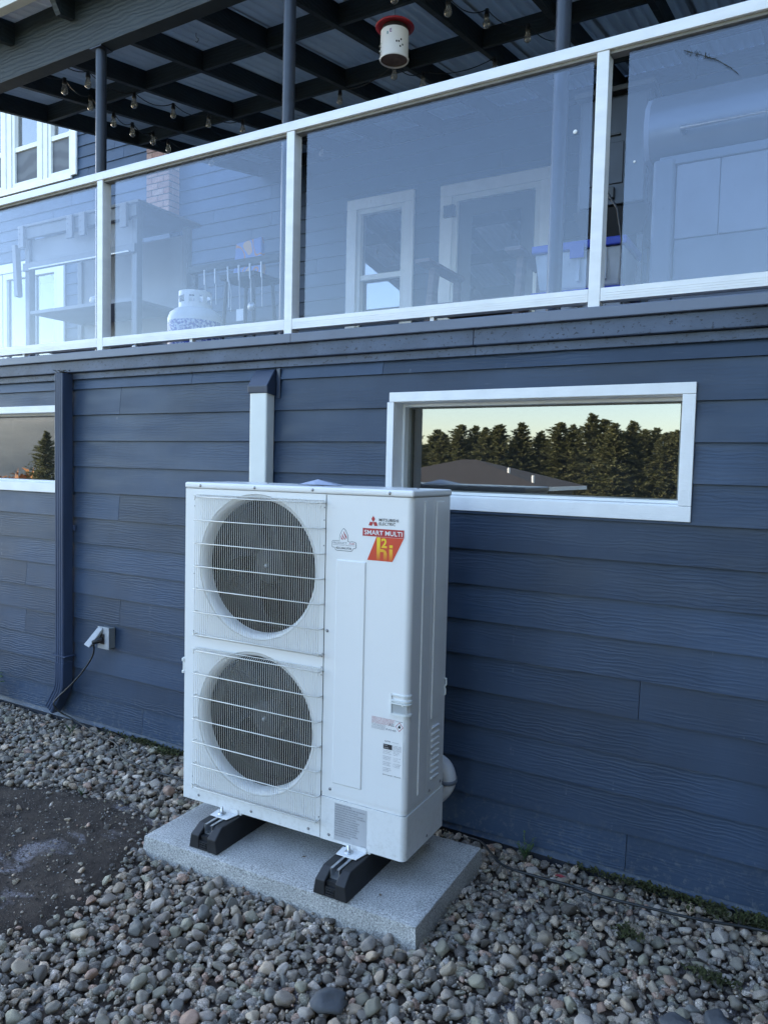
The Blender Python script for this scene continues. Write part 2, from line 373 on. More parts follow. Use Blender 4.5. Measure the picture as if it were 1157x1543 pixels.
def tryplace(x, y, r, k):
    i, j = int(x / CELL), int(y / CELL)
    for a in range(i - 2, i + 3):
        for b in range(j - 2, j + 3):
            for (X, Y, Rr) in hashg.get((a, b), ()):
                if (X - x) ** 2 + (Y - y) ** 2 < (k * (r + Rr)) ** 2: return False
    hashg.setdefault((i, j), []).append((x, y, r)); return True
placed = []
for (X, Y, Rr, C3) in ((1.10, -.50, .062, 0), (2.02, -.08, .075, 0), (2.10, -.0, .06, 0)):  # the dark slabs
    hashg.setdefault((int(X / CELL), int(Y / CELL)), []).append((X, Y, Rr))
for (rlo, rhi, cnt) in ((.022, .031, 900), (.017, .023, 7000), (.012, .0175, 36000), (.007, .012, 34000)):
    xs = rng.uniform(-2.9, 3.0, cnt); ys = rng.uniform(-1.9, .70, cnt); rs = rng.uniform(rlo, rhi, cnt)
    for x, y, r in zip(xs, ys, rs):
        if not inview(x, y): continue
        if y > .655 or inpad(x, y, r * .6): continue
        s = soilmask(x, y)
        if s > -.01 and not (rng.random() < (.012 if s > .06 else .12) and r < .018): continue
        if tryplace(x, y, r, .765): placed.append((x, y, r, s > 0))
lower = []
for _ in range(8500):
    x = rng.uniform(-2.9, 3.0); y = rng.uniform(-1.9, .66)
    if inview(x, y) and soilmask(x, y) < -.02 and not inpad(x, y, .01): lower.append((x, y, rng.uniform(.013, .024)))
scored = []
for k, (x, y, r, so) in enumerate(placed):
    px, py, z = project((x, y, -.16)); vis = 0 <= px <= 1157 and py <= 1543 and not so
    scored.append((r / z if vis else 0, k))
scored.sort(reverse=True); top = set(k for s, k in scored[:300])
bases = []
for k in range(30):
    P = pebble(V3, 1.0, rng.uniform(.68, .9), rng.uniform(.5, .72)); me = bpy.data.meshes.new('stone')
    me.from_pydata(P.tolist(), [], F3.tolist()); me.polygons.foreach_set('use_smooth', [True] * len(F3)); me.materials.append(STN); bases.append(me)
gravel = thing('gravel_bed', None, None); gravel['kind'] = 'structure'
AV, AF, AR = [], [], []; off = 0
for k, (x, y, r, so) in enumerate(placed):
    c = r * rng.uniform(.5, .72); z = groundz(x, y) + c * .75 + rng.uniform(-.002, .011) + (.008 if r > .02 else 0)
    if so: z = groundz(x, y) + c * .25
    Rm, eu = rotm()
    if k in top:
        o = bpy.data.objects.new('stone', bases[rng.integers(30)]); COL.objects.link(o); o.parent = gravel
        o.location = (x, y, z); o.rotation_euler = eu; o.scale = (r * 1.12,) * 3
    else:
        P = pebble(V3, r * 1.12, r * rng.uniform(.72, .98), c) @ Rm.T + np.array([x, y, z])
        AV.append(P); AF.append(F3 + off); AR.append(np.full(len(P), rng.random())); off += len(P)
for (x, y, r) in lower:
    Rm, eu = rotm(); P = pebble(V2, r * 1.1, r * .85, r * .6) @ Rm.T + np.array([x, y, -.190 + rng.uniform(-.004, .008)])
    AV.append(P); AF.append(F2 + off); AR.append(np.full(len(P), rng.random())); off += len(P)
def np_mesh(name, V, F, mat, attr=None):
    me = bpy.data.meshes.new(name); V = np.concatenate(V).astype('f4'); F = np.concatenate(F).astype('i4'); k = F.shape[1]
    me.vertices.add(len(V)); me.vertices.foreach_set('co', V.ravel()); me.loops.add(F.size); me.loops.foreach_set('vertex_index', F.ravel())
    me.polygons.add(len(F)); me.polygons.foreach_set('loop_start', np.arange(0, F.size, k, dtype='i4')); me.polygons.foreach_set('loop_total', np.full(len(F), k, 'i4'))
    me.polygons.foreach_set('use_smooth', np.ones(len(F), bool)); me.update(calc_edges=True)
    if attr is not None:
        a = me.attributes.new('srnd', 'FLOAT', 'POINT'); a.data.foreach_set('value', np.concatenate(attr).astype('f4'))
    me.materials.append(mat); return me
V1, F1 = ico(1)
for _ in range(15000):
    x = rng.uniform(-2.9, 3.0); y = rng.uniform(-1.9, .66)
    if not inview(x, y, 60) or inpad(x, y, .004): continue
    if soilmask(x, y) > 0 and rng.random() < .75: continue
    r = rng.uniform(.002, .006); P = V1 * (1 + rng.uniform(-.3, .3, size=(len(V1), 1))) * r @ rotm()[0].T + np.array([x, y, (groundz(x, y) if soilmask(x, y) > 0 else -.178) + rng.uniform(0, .008)])
    AV.append(P); AF.append(F1 + off); AR.append(np.full(len(P), rng.random())); off += len(P)
me = np_mesh('small_stones', AV, AF, STA, AR); o = bpy.data.objects.new('small_stones', me); COL.objects.link(o); o.parent = gravel; o['kind'] = 'stuff'
# three larger slabs of dark rock among the gravel
SLAB = M('slate_rock', (.05, .056, .068), .75); setcol(SLAB, vary(SLAB, vecnode(SLAB), (.085, .088, .095), 9, .35, 6)); bump(SLAB, noise(SLAB, vecnode(SLAB), 28, 6, .7), .8, .006)
for (X, Y, a, b, c, rz, lab) in ((1.10, -.50, .060, .050, .032, .6, 'large dark angular rock lying in the gravel in front of the concrete pad'),
                                 (2.02, -.08, .085, .042, .022, -.5, 'long flat dark slate rock at the bottom right edge of the gravel'),
                                 (2.10, .0, .052, .040, .030, .3, 'dark rock behind the long flat slate at the bottom right')):
    P = pebble(V3, a, b, c); P = pebble(P / np.array([a, b, c]), a, b, c); me = bpy.data.meshes.new('rock'); me.from_pydata(P.tolist(), [], F3.tolist()); me.polygons.foreach_set('use_smooth', [True] * len(F3)); me.materials.append(SLAB)
    o = bpy.data.objects.new('rock', me); COL.objects.link(o); o.location = (X, Y, -.150); o.rotation_euler = (.05, .06, rz); tag(o, lab, 'rock')

# ------------------------------------------------------------------ lower house wall
YW = .669; EX = .15105; Z0 = 1.8357
def board(name, mat, parent, x0, x1, zb, zt, yw, holes=(), g=.0012):
    """lapped board: front face tilts outwards to its bottom edge; holes are (x0,x1,z0,z1) openings cut from it"""
    H = zt - zb
    def yf(z): return yw - .004 - .013 * (zt - z) / H
    segs = [(x0 + g, x1 - g, zb, zt)]
    for (hx0, hx1, hz0, hz1) in holes:
        new = []
        for (a, b, c, d) in segs:
            if b <= hx0 or a >= hx1 or d <= hz0 or c >= hz1: new.append((a, b, c, d)); continue
            if a < hx0: new.append((a, hx0, c, d))
            if b > hx1: new.append((hx1, b, c, d))
            aa, bb = max(a, hx0), min(b, hx1)
            if c < hz0: new.append((aa, bb, c, hz0))
            if d > hz1: new.append((aa, bb, hz1, d))
        segs = new
    segs = sorted([q for q in segs if q[3] - q[2] > .004]); groups = []
    for q in segs:
        if groups and abs(q[0] - max(r[1] for r in groups[-1])) < 1e-6 or (groups and q[0] < max(r[1] for r in groups[-1]) - 1e-6): groups[-1].append(q)
        else: groups.append([q])
    o = None
    for gq in groups:
        mb = MB()
        for (a, b, c, d) in gq:
            mb.hexa([(a, yf(c), c), (b, yf(c), c), (b, yw, c), (a, yw, c), (a, yf(d), d), (b, yf(d), d), (b, yw, d), (a, yw, d)])
        o = mb.build(name, mat, parent)
        if len(gq) > 1:
            import bmesh
            b_ = bmesh.new(); b_.from_mesh(o.data); bmesh.ops.remove_doubles(b_, verts=b_.verts, dist=1e-5); b_.to_mesh(o.data); b_.free()
    return o
WIN1 = (.600, 1.838, 1.290, 1.728); WIN2 = (-3.10, -1.716, 1.262, 1.724)
lw = thing('lower_wall', 'navy blue lap-siding wall of the lower storey behind the white heat pump', 'wall', (0, 0, 0))
SHEATH = M('wall_sheathing', (.03, .035, .05), .8); setcol(SHEATH, vary(SHEATH, vecnode(SHEATH), (.03, .035, .05), 5, .2))
XL, XR = -8.0, 8.0
mb = MB()
for (a, b, c, d) in ((XL, WIN2[0], -.3, 1.99), (WIN2[1], WIN1[0], -.3, 1.99), (WIN1[1], XR, -.3, 1.99), (WIN2[0], WIN2[1], -.3, WIN2[2]), (WIN2[0], WIN2[1], WIN2[3], 1.99), (WIN1[0], WIN1[1], -.3, WIN1[2]), (WIN1[0], WIN1[1], WIN1[3], 1.99)):
    mb.box(a, b, YW + .001, YW + .14, c, d)
mb.build('wall', SHEATH, lw)
joints = {0: [-4.6, -.62 + .0, .548 - .0, 3.9], 1: [-3.4, -1.17, 3.4], 2: [-2.9, 2.9], 3: [-4.1, 4.3], 4: [-3.3, 2.6, 5.0], 5: [-1.18, 3.7], 6: [-3.9, 3.1], 7: [-4.6, 4.5],
          8: [-2.03, 2.35, 5], 9: [-1.17, 1.715, 4.2], 10: [-2.04, 3.1], 11: [-2.9, 2.7, 5], 12: [-3.6, .2, 3.6], 13: [-.98, 1.69, 4.6], 14: [-2.7, 2.9]}
for n_ in range(15):
    zb = Z0 - n_ * EX; zt = zb + EX + (.0 if n_ else -.091)
    if n_ == 14: zb = Z0 - 13 * EX - .028; zt = Z0 - 13 * EX
    xs = [XL] + sorted(joints[n_]) + [XR]
    for a, b in zip(xs[:-1], xs[1:]):
        board('siding_board', SID, lw, a, b, zb, zt, YW, (WIN1, WIN2))
def window(parent, o, y_front, tw, inner, y_pane, glass=WGLASS, trim=TRIM, ret=.0):
    """o: outer trim rect; tw: (left,right,bottom,top) board widths"""
    x0, x1, z0, z1 = o; l_, r_, b_, t_ = tw
    w_ = thing('window', None, None); w_.parent = parent
    for k in ('label', 'category'):
        if k in w_: del w_[k]
    mb = MB()
    mb.box(x0, x1, y_front, YW - .001 if y_front < 1 else y_front + .028, z1 - t_, z1)
    mb.box(x0, x1, y_front, YW - .001 if y_front < 1 else y_front + .028, z0, z0 + b_)
    e = .0006
    mb.box(x0, x0 + l_, y_front + .001, YW - .001 if y_front < 1 else y_front + .028, z0 + b_ + e, z1 - t_ - e)
    mb.box(x1 - r_, x1, y_front + .001, YW - .001 if y_front < 1 else y_front + .028, z0 + b_ + e, z1 - t_ - e)
    mb.build('window_trim', trim, w_, .002)
    return w_
# window 1
w1 = thing('window', None, None); w1.parent = lw
yf = .643
for nm, rc in (('window_trim', (.592, 1.869, 1.709, 1.751)), ('window_trim', (.592, 1.869, 1.242, 1.299)), ('window_trim', (.582, .616, 1.300, 1.708)), ('window_trim', (1.823, 1.869, 1.300, 1.708))):
    MB().box(rc[0], rc[1], yf, YW - .0145 + .0, rc[2], rc[3]).build(nm, TRIM, w1, .002)
def frame_ring(mb, x0, x1, z0, z1, t, y0, y1, tb=None, tt=None):
    tb = tb or t; tt = tt or t
    mb.box(x0, x0 + t, y0, y1, z0, z1); mb.box(x1 - t, x1, y0, y1, z0, z1); mb.box(x0 + t, x1 - t, y0, y1, z0, z0 + tb); mb.box(x0 + t, x1 - t, y0, y1, z1 - tt, z1); return mb
frame_ring(MB(), .600, 1.838, 1.285, 1.725, .016, YW - .012, .745, .018, .018).build('window_return', TRIM, w1)
frame_ring(MB(), .617, 1.822, 1.304, 1.7065, .012, .725, .80, .012, .014).build('window_frame', VINYL, w1, .001)
GREY = M('grey_window_frame', (.16, .165, .15), .5); setcol(GREY, vary(GREY, vecnode(GREY), (.16, .165, .15), 10, .15))
frame_ring(MB(), .6295, 1.8095, 1.3165, 1.692, .010, .765, .80, .004, .004).build('glazing_bead', GREY, w1)
MB().box(.640, 1.799, .784, .790, 1.321, 1.6875).build('pane', WGLASS, w1)
# window 2 (left edge of the picture)
w2 = thing('window', None, None); w2.parent = lw
for rc in ((-3.15, -1.699, 1.704, 1.746), (-3.15, -1.699, 1.219, 1.274), (-1.728, -1.699, 1.275, 1.703), (-3.15, -3.11, 1.275, 1.703)):
    MB().box(rc[0], rc[1], yf, YW - .0145, rc[2], rc[3]).build('window_trim', TRIM, w2, .002)
frame_ring(MB(), -3.10, -1.716, 1.262, 1.718, .012, YW - .012, .745, .014, .014).build('window_return', TRIM, w2)
frame_ring(MB(), -3.088, -1.728, 1.276, 1.704, .012, .72, .80, .012, .010).build('window_frame', VINYL, w2, .001)
MB().box(-3.075, -1.741, .784, .790, 1.289, 1.693).build('pane', WGLASS, w2)
# interior room behind
ROOM = M('room_wall', (.10, .09, .08), .9); setcol(ROOM, vary(ROOM, vecnode(ROOM), (.10, .09, .08), 2, .1))
mb = MB(); mb.box(XL, XR, 4.45, 4.55, -.3, 1.98); mb.box(XL, XR, .83, 4.44, -.4, -.28); mb.box(XL, XL + .1, .83, 4.44, -.27, 1.98); mb.box(XR - .1, XR, .83, 4.44, -.27, 1.98)
mb.build('room_wall', ROOM, lw)
BLIND = M('curtain', (.28, .29, .27), .8); setcol(BLIND, vary(BLIND, vecnode(BLIND, (8, 1, 1)), (.28, .29, .27), 6, .2))
box('curtain', BLIND, lw, -2.05, -1.99, .98, .99, 1.27, 1.72)

# ------------------------------------------------------------------ deck
deck = thing('deck', 'raised deck edge with painted fascia board above the lower wall', 'deck')
for a, b in ((-8, .068), (.0695, 8)):
    box('edge_cap', CAP, deck, a, b, .600, .76, 1.9985, 2.042, .003)
for a, b in ((-8, -2.9), (-2.899, 1.0), (1.001, 5), (5.001, 8)):
    box('fascia_board', FAS, deck, a, b, .621, .668, 1.931, 1.9975, .004)
    box('frieze_board', FAS, deck, a, b, .6465, .668, 1.893, 1.929, .002)
DECKF = timber('deck_plank_paint', (.09, .085, .08))
pl = box('plank', DECKF, deck, -8, 8, .765, .895, 2.005, 2.030)
for k in range(1, 27):
    share(pl, deck, (0, .1425 * k, 0))
box('deck_underside', SHEATH, deck, -8, 8, .67, 4.6, 1.992, 2.003)

# ------------------------------------------------------------------ railing
rail = thing('glass_railing', 'white aluminium deck railing with clear glass panels', 'railing')
posts = [-2.68, -1.289, .042, 1.4945, 2.94]
pst = MB().box(-.0225, .0225, .612, .672, 2.0425, 2.984).build('post', RAIL, rail, .002, loc=(posts[0], 0, 0))
for x in posts[1:]: share(pst, rail, (x, 0, 0))
fl = MB().box(-.045, .045, .604, .70, 2.0422, 2.0475).build('post_foot', RAIL, rail, loc=(posts[0], 0, 0))
def rail_prof(y0, y1, z0, z1): return [(y0, z0), (y1, z0), (y1, z1 - .012), (y1 - .01, z1), (y0 + .006, z1), (y0, z1 - .008)]
jl = [-5, -1.325, -1.255, .62, 3.0, 5]
for a, b in zip(jl[:-1], jl[1:]):
    MB().prism(rail_prof(.608, .676, 2.9845, 3.0295), a + .0004, b - .0004, 'x').build('top_rail', RAIL, rail, .0015)
box('rail_channel', RAILIN, rail, -5, 5, .622, .664, 2.972, 2.984)
for a, b in zip(posts[:-1], posts[1:]):
    mb = MB().box(a + .0235, b - .0235, .613, .664, 2.0635, 2.112)
    for zz in (2.074, 2.083, 2.092): mb.box(a + .0235, b - .0235, .6118, .6132, zz, zz + .0014)
    mb.build('bottom_rail', RAIL, rail, .001)
panels = [(-2.60, -1.335), (-1.190, .006), (.122, 1.455), (1.585, 2.86)]
for a, b in panels:
    MB().box(a, b, .634, .640, 2.106, 2.977).build('glass_panel', RGLASS, rail)
    for xx in (a, b):
        pass
for xx in (-1.322, .0125):
    MB().box(xx - .006, xx + .004, .650, .668, 2.113, 2.971).build('panel_edge_strip', DARKG, rail)
for x in (.803, -.598, -2.0, 2.2):
    box('rail_support', RAIL, rail, x - .009, x + .009, .625, .650, 2.0424, 2.063)
mb = MB(); mb.lathe([(.016, 0), (.02, .004), (.02, .012), (.008, .014), (.008, .02)], (-1.02, .635, 2.0425), 16); mb.build('rail_support', GALV, rail)
# dots of bird lime / stickers on the glass and a dead twig
DOT = M('white_spot', (.75, .76, .78), .5); setcol(DOT, vary(DOT, vecnode(DOT), (.75, .76, .78), 30, .05))
for (x, z, r) in ((1.392, 2.72, .008), (1.619, 2.567, .0045)):
    MB().lathe([(0.0001, -.0016), (r * .7, -.0013), (r, 0)], (x, .6338, z), 14, 'y').build('glass_button', DOT, rail)
TW = M('dead_twig', (.03, .03, .018), .9); setcol(TW, vary(TW, vecnode(TW), (.035, .035, .02), 60, .3))
mb = MB(); p0 = Vector((1.775, .631, 2.925)); pts = [p0 + Vector((i * .026, .0, -i * .0135 - .001 * (i % 2) - (.0018 * max(0, i - 3) ** 2))) for i in range(8)]
mb.tube(pts, .0008, 4)
for k in range(70):
    i = random.random() ** .7 * 6; q = pts[int(i)].lerp(pts[int(i) + 1], i % 1); a = random.uniform(0, 6.28); L = random.uniform(.004, .014) * (1 if i < 4 else .4)
    mb.tube([q, q + Vector((math.cos(a) * L, random.uniform(-.002, .0), math.sin(a) * L))], .0007, 3)
o = mb.build('twig', TW); tag(o, 'small dead twig stuck to the right-hand glass railing panel', 'twig')

# ------------------------------------------------------------------ pergola roof over the deck
pg = thing('pergola', 'dark painted timber pergola with corrugated roof sheets over the deck', 'pergola')
YB = .80; ZB = 3.835; ZT = 4.040; S = .18
def rz_(y, dz=0): return ZT + S * (y - YB) + dz
bm1 = MB().box(-6, 1.0, YB - .045, YB + .045, ZB, ZT).build('main_beam', BEAM, pg, .003)
MB().box(1.001, 6, YB - .045, YB + .045, ZB, ZT).build('main_beam', BEAM, pg, .003)
for x in (-1.51, -.12, 1.277, 2.75):
    mb = MB(); mb.lathe([(.031, 2.03), (.031, ZB)], (x, YB, 0), 28); mb.lathe([(.0, 2.031), (.075, 2.031), (.075, 2.037), (.031, 2.037)], (x, YB, 0), 24)
    mb.build('post', POLE, pg)
    MB().box(x - .05, x + .05, YB - .042, YB + .042, ZB - .006, ZB - .0005).build('post_cap', POLE, pg)
rx = [-3.45 + .58 * k for k in range(15)]
def sloped(mb, x0, x1, y0, y1, h0, h1):
    mb.hexa([(x0, y0, rz_(y0, h0)), (x1, y0, rz_(y0, h0)), (x1, y1, rz_(y1, h0)), (x0, y1, rz_(y1, h0)), (x0, y0, rz_(y0, h1)), (x1, y0, rz_(y0, h1)), (x1, y1, rz_(y1, h1)), (x0, y1, rz_(y1, h1))]); return mb
rf = sloped(MB(), -.02, .02, .66, 4.58, .001, .140).build('rafter', RAFT, pg, .002, loc=(rx[0], 0, 0))
for x in rx[1:]: share(rf, pg, (x, 0, 0))
tl = MB().hexa([(-.02, .606, 4.10), (.02, .606, 4.10), (.02, .6595, rz_(.66, .001)), (-.02, .6595, rz_(.66, .001)), (-.02, .606, rz_(.606, .135)), (.02, .606, rz_(.606, .135)), (.02, .6595, rz_(.66, .135)), (-.02, .6595, rz_(.66, .135))]).build('rafter_tail', RAFT, pg, loc=(rx[0], 0, 0))
for x in rx[1:]: share(tl, pg, (x, 0, 0))
for y in (.775, 1.84, 2.80, 3.75, 4.54):
    b0 = sloped(MB(), .0208, .5592, y - .019, y + .019, .006, .138).build('blocking', RAFT, pg, .002, loc=(rx[0], 0, 0))
    for x in rx[1:-1]: share(b0, pg, (x, 0, 0))
def sheet(x0, x1, lift):
    nx = int((x1 - x0) / .076 * 8); mb = MB(); vs = []
    ys = (.575, 2.0, 3.4, 4.58)
    for y in ys:
        for i in range(nx + 1):
            x = x0 + (x1 - x0) * i / nx; vs.append((x, y, rz_(y, .153 + lift + .016 * math.sin(2 * math.pi * x / .076))))
    fs = [(j * (nx + 1) + i, j * (nx + 1) + i + 1, (j + 1) * (nx + 1) + i + 1, (j + 1) * (nx + 1) + i) for j in range(len(ys) - 1) for i in range(nx)]
    mb.add(vs, fs, True); o = mb.build('roof_sheet', ROOF, pg); so = o.modifiers.new('t', 'SOLIDIFY'); so.thickness = .0012; return o
x = -3.56; k = 0
while x < 4.8:
    sheet(x, x + .66, .0025 * (k % 2)); x += .608; k += 1
# fascia board and gutter on the front eave
GUT = M('white_gutter', (.62, .63, .60), .4); setcol(GUT, vary(GUT, vecnode(GUT), (.62, .63, .60), 5, .1))
gp = [(.602, 4.100), (.602, 4.150), (.598, 4.150), (.598, 4.104), (.551, 4.104), (.540, 4.165), (.540, 4.182), (.532, 4.188), (.532, 4.160), (.546, 4.100)]
MB().prism(gp, -3.65, 5.05, 'x').build('gutter', GUT, pg)
# hooks
mb = MB(); hk = Vector((-.72, .86, ZB + .10)); mb.tube([(-.88, .93, 3.83), (-.88, .93, 3.81), (-.872, .93, 3.80), (-.862, .93, 3.795), (-.862, .93, 3.785), (-.872, .93, 3.777), (-.882, .93, 3.783)], .0022, 6); mb.build('hook', BLACKM, pg)

# string lights
BULB = glass_mat('bulb_glass', (.80, .80, .78), .12, .05, .34, (.6, .6, .58)); 
def light_string(name, label, pts, sag=.05, drop=True):
    t = thing(name, label, 'string lights', pts[0], 0, 'string lights under the pergola roof'); t.location = (0, 0, 0)
    mb = MB(); path = []
    for a, b in zip(pts[:-1], pts[1:]):
        A, B = Vector(a), Vector(b); n = 8
        for i in range(n): f = i / n; path.append(A.lerp(B, f) - Vector((0, 0, sag * 4 * f * (1 - f))))
    path.append(Vector(pts[-1])); mb.tube(path, .0035, 5); mb.build('cable', CORD, t)
    sc = MB().lathe([(.0, .0), (.013, 0), (.014, -.022), (.0165, -.03), (.0165, -.042), (.0, -.042)], n=12).build('socket', CORD, t, loc=pts[0])
    bl = MB().lathe([(.011, -.0425), (.014, -.052), (.021, -.074), (.024, -.090), (.021, -.103), (.010, -.112), (.0, -.114)], n=14).build('bulb', BULB, t, loc=pts[0])
    fi = MB().tube([(-.006, 0, -.05), (-.005, 0, -.09), (0, 0, -.07), (.005, 0, -.09), (.006, 0, -.05)], .0014, 4).build('filament', DOT, t, loc=pts[0])
    for p in pts[1:]:
        for q in (sc, bl, fi): share(q, t, p)
    return t
up = .055
light_string('string_lights', 'string of clear teardrop bulbs under the rafter, right of the left post', [(-2.10, .86, 4.02), (-2.21, 1.26, 4.033 + up), (-2.30, 1.74, 4.119 + up), (-2.27, 2.10, 4.184 + up), (-2.24, 2.463, 4.249 + up), (-2.14, 2.768, 4.304 + up), (-2.05, 3.2, 4.42), (-2.05, 3.8, 4.52)])
light_string('string_lights', 'string of clear bulbs nearest the left roof edge, running past the left post', [(-2.33, .87, 4.02), (-2.428, 1.238, 4.029 + up), (-2.577, 1.571, 4.089 + up), (-2.763, 1.939, 4.155 + up), (-2.861, 2.213, 4.204 + up), (-2.927, 2.498, 4.256 + up), (-3.016, 2.761, 4.303 + up), (-3.0, 3.3, 4.42)])
light_string('string_lights', 'string of clear bulbs under the roof right of the hanging white can', [(.10, 1.45, 4.10), (.239, 1.839, 4.137 + up), (.356, 2.14, 4.191 + up), (.483, 2.52, 4.26 + up), (.60, 2.9, 4.38), (.7, 3.3, 4.46)])
light_string('string_lights', 'string of clear bulbs directly behind the hanging white can', [(-1.1, 2.7, 4.34), (-.521, 2.533, 4.262 + up), (-.40, 2.75, 4.33), (.1, 2.9, 4.38)])

# hanging can
hc = thing('hanging_can', 'white can with red brim lid hanging upside down under the pergola roof', 'hanging can', (.252, 1.2, 0))
CANW = M('can_enamel', (.74, .72, .72), .35); setcol(CANW, vary(CANW, vecnode(CANW), (.74, .72, .72), 9, .05))
REDP = M('red_plastic', (.34, .018, .03), .4); setcol(REDP, vary(REDP, vecnode(REDP), (.34, .018, .03), 12, .15))
BROWN = M('rusty_tin', (.14, .09, .075), .6); setcol(BROWN, vary(BROWN, vecnode(BROWN), (.15, .10, .08), 25, .3))
DKTIN = M('dark_tin', (.05, .04, .04), .4, metal=.5); setcol(DKTIN, vary(DKTIN, vecnode(DKTIN), (.05, .04, .04), 9, .2))
mb = MB(); mb.lathe([(.068, 3.528), (.0715, 3.524), (.0745, 3.526), (.0765, 3.532), (.0725, 3.538), (.0725, 3.667)], n=40); mb.build('can', CANW, hc)
MB().disc((0, 0, 3.5335), .0715, 36, 'z', True).build('base_disc', BROWN, hc)
MB().lathe([(.0725, 3.667), (.066, 3.675), (.066, 3.691)], n=36).build('neck', DKTIN, hc)
MB().lathe([(.0, 3.710), (.08, 3.708), (.094, 3.701), (.101, 3.693), (.099, 3.690), (.08, 3.692), (.0, 3.693)], n=44).build('brim', REDP, hc)
MB().tube([(0, 0, 3.709), (0.0, 0, 4.24)], .0012, 5).build('string', CORD, hc)
HOLE = M('black_print', (.015, .014, .02), .5); setcol(HOLE, vary(HOLE, vecnode(HOLE), (.015, .014, .02), 9, .1))
def cyl_patch(name, mat, a0, z0, shape, r=.0732):
    mb = MB(); vs = [(r * math.cos(a0 + u / r), r * math.sin(a0 + u / r), z0 + v) for u, v in shape]; mb.add(vs, [tuple(range(len(vs)))]); return mb.build(name, mat, hc)
face = math.atan2(CP[1] - 1.2, CP[0] - .243)
for (du, dz) in ((.010, .048), (.022, .049), (.034, .060), (.030, .026), (.043, .036)):
    cyl_patch('hole', HOLE, face + du / .0725, 3.54 + dz, [(.0046 * math.cos(t * .785), .0056 * math.sin(t * .785)) for t in range(8)])
VIO = M('violet_print', (.16, .04, .22), .5); setcol(VIO, vary(VIO, vecnode(VIO), (.16, .04, .22), 9, .1))
TEALP = M('teal_print', (.08, .26, .30), .5); setcol(TEALP, vary(TEALP, vecnode(TEALP), (.08, .26, .30), 9, .1))
for (u0, v0, w_, h_, mt) in ((-.026, .093, .0028, .018, VIO), (-.0232, .093, .007, .0036, VIO), (-.0232, .1005, .007, .0034, VIO), (-.0232, .108, .007, .0034, VIO), (-.042, .086, .007, .014, TEALP)):
    cyl_patch('letter', mt, face, 3.54 + v0, [(u0, 0), (u0 + w_, 0), (u0 + w_, h_), (u0, h_)])
SHELL = M('grey_flakes', (.45, .45, .42), .8); setcol(SHELL, vary(SHELL, vecnode(SHELL), (.45, .45, .42), 60, .4))
mb = MB()
for k in range(26):
    a = face - 1.25 + random.uniform(-.10, .10); z = 3.57 + random.uniform(-.03, .03); c = Vector((.0745 * math.cos(a), .0745 * math.sin(a), z)); r1 = Vector((random.gauss(0, .007), random.gauss(0, .007), random.gauss(0, .007))); r2 = Vector((random.gauss(0, .007), random.gauss(0, .007), random.gauss(0, .007)))
    mb.add([c, c + r1, c + r2], [(0, 1, 2)])
mb.build('lichen_flakes', SHELL, hc)

# ------------------------------------------------------------------ upper house wall
uw = thing('upper_wall', 'navy blue lap-siding upper house wall with white door behind the deck', 'wall')
YU = 4.60
WN3 = (-2.16, -1.50, 2.95, 4.18); DR = (-1.06, -.06, 2.04, 4.16); UPW = (-9.6, -6.70, 5.36, 6.75); FRW = (-9.6, -7.0, 2.10, 4.2)
UX0, UX1, UZ1 = -10.5, 7.0, 7.6
def wall_with_holes(mb, x0, x1, z0, z1, y0, y1, holes):
    xs = sorted(set([x0, x1] + [h[0] for h in holes] + [h[1] for h in holes])); 
    for a, b in zip(xs[:-1], xs[1:]):
        hs = sorted([(h[2], h[3]) for h in holes if h[0] <= a + 1e-6 and h[1] >= b - 1e-6]); z = z0
        for c, d in hs:
            mb.box(a, b, y0, y1, z, c); z = d
        mb.box(a, b, y0, y1, z, z1)
    return mb
wall_with_holes(MB(), UX0, UX1, -.3, UZ1, YU + .001, YU + .15, (WN3, DR, UPW, FRW)).build('wall', SHEATH, uw)
random.seed(3)
for k in range(37):
    zb = 2.04 + k * EX; zt = zb + EX
    if zb > 5.0: xs = [UX0, -6.0 + random.uniform(-.5, .5), -3.0]
    else:
        a = random.uniform(0, 1.8); xs = [UX0] + [UX0 + 2.4 + a + 3.66 * j for j in range(5) if UX0 + 2.4 + a + 3.66 * j < UX1 - .6] + [UX1]
    for a, b in zip(xs[:-1], xs[1:]): board('siding_board', SID, uw, a, b, zb, zt, YU, (WN3, DR, UPW, FRW), .002)
# house body, roof (blocks sun and sky)
mb = MB(); mb.box(UX0, UX1, 11.8, 12, -.3, UZ1); mb.box(UX0, UX0 + .15, YU + .16, 11.79, -.3, UZ1); mb.box(UX1 - .15, UX1, YU + .16, 11.79, -.3, UZ1); mb.box(UX0 + .16, UX1 - .16, YU + .16, 11.79, 1.99, 2.02)
mb.build('back_walls', SHEATH, uw)
SHG = M('roof_shingles', (.045, .045, .05), .9); setcol(SHG, vary(SHG, vecnode(SHG), (.045, .045, .05), 9, .3, 6))
mb = MB(); xa, xb = UX0 - .5, UX1 + .5
mb.add([(xa, YU - .6, 7.5), (xb, YU - .6, 7.5), (xb - 3, 8.3, 11.2), (xa + 3, 8.3, 11.2), (xa, 12.6, 7.5), (xb, 12.6, 7.5)], [(0, 1, 2, 3), (4, 3, 2, 5), (0, 3, 4), (1, 5, 2), (0, 4, 5, 1)])
mb.build('roof', SHG, uw)
def trims(parent, y, rects, mat=TRIM, name='window_trim', d=.03):
    for (a, b, c, e) in rects: box(name, mat, parent, a, b, y - d, y, c, e, .003)
yt = YU - .018
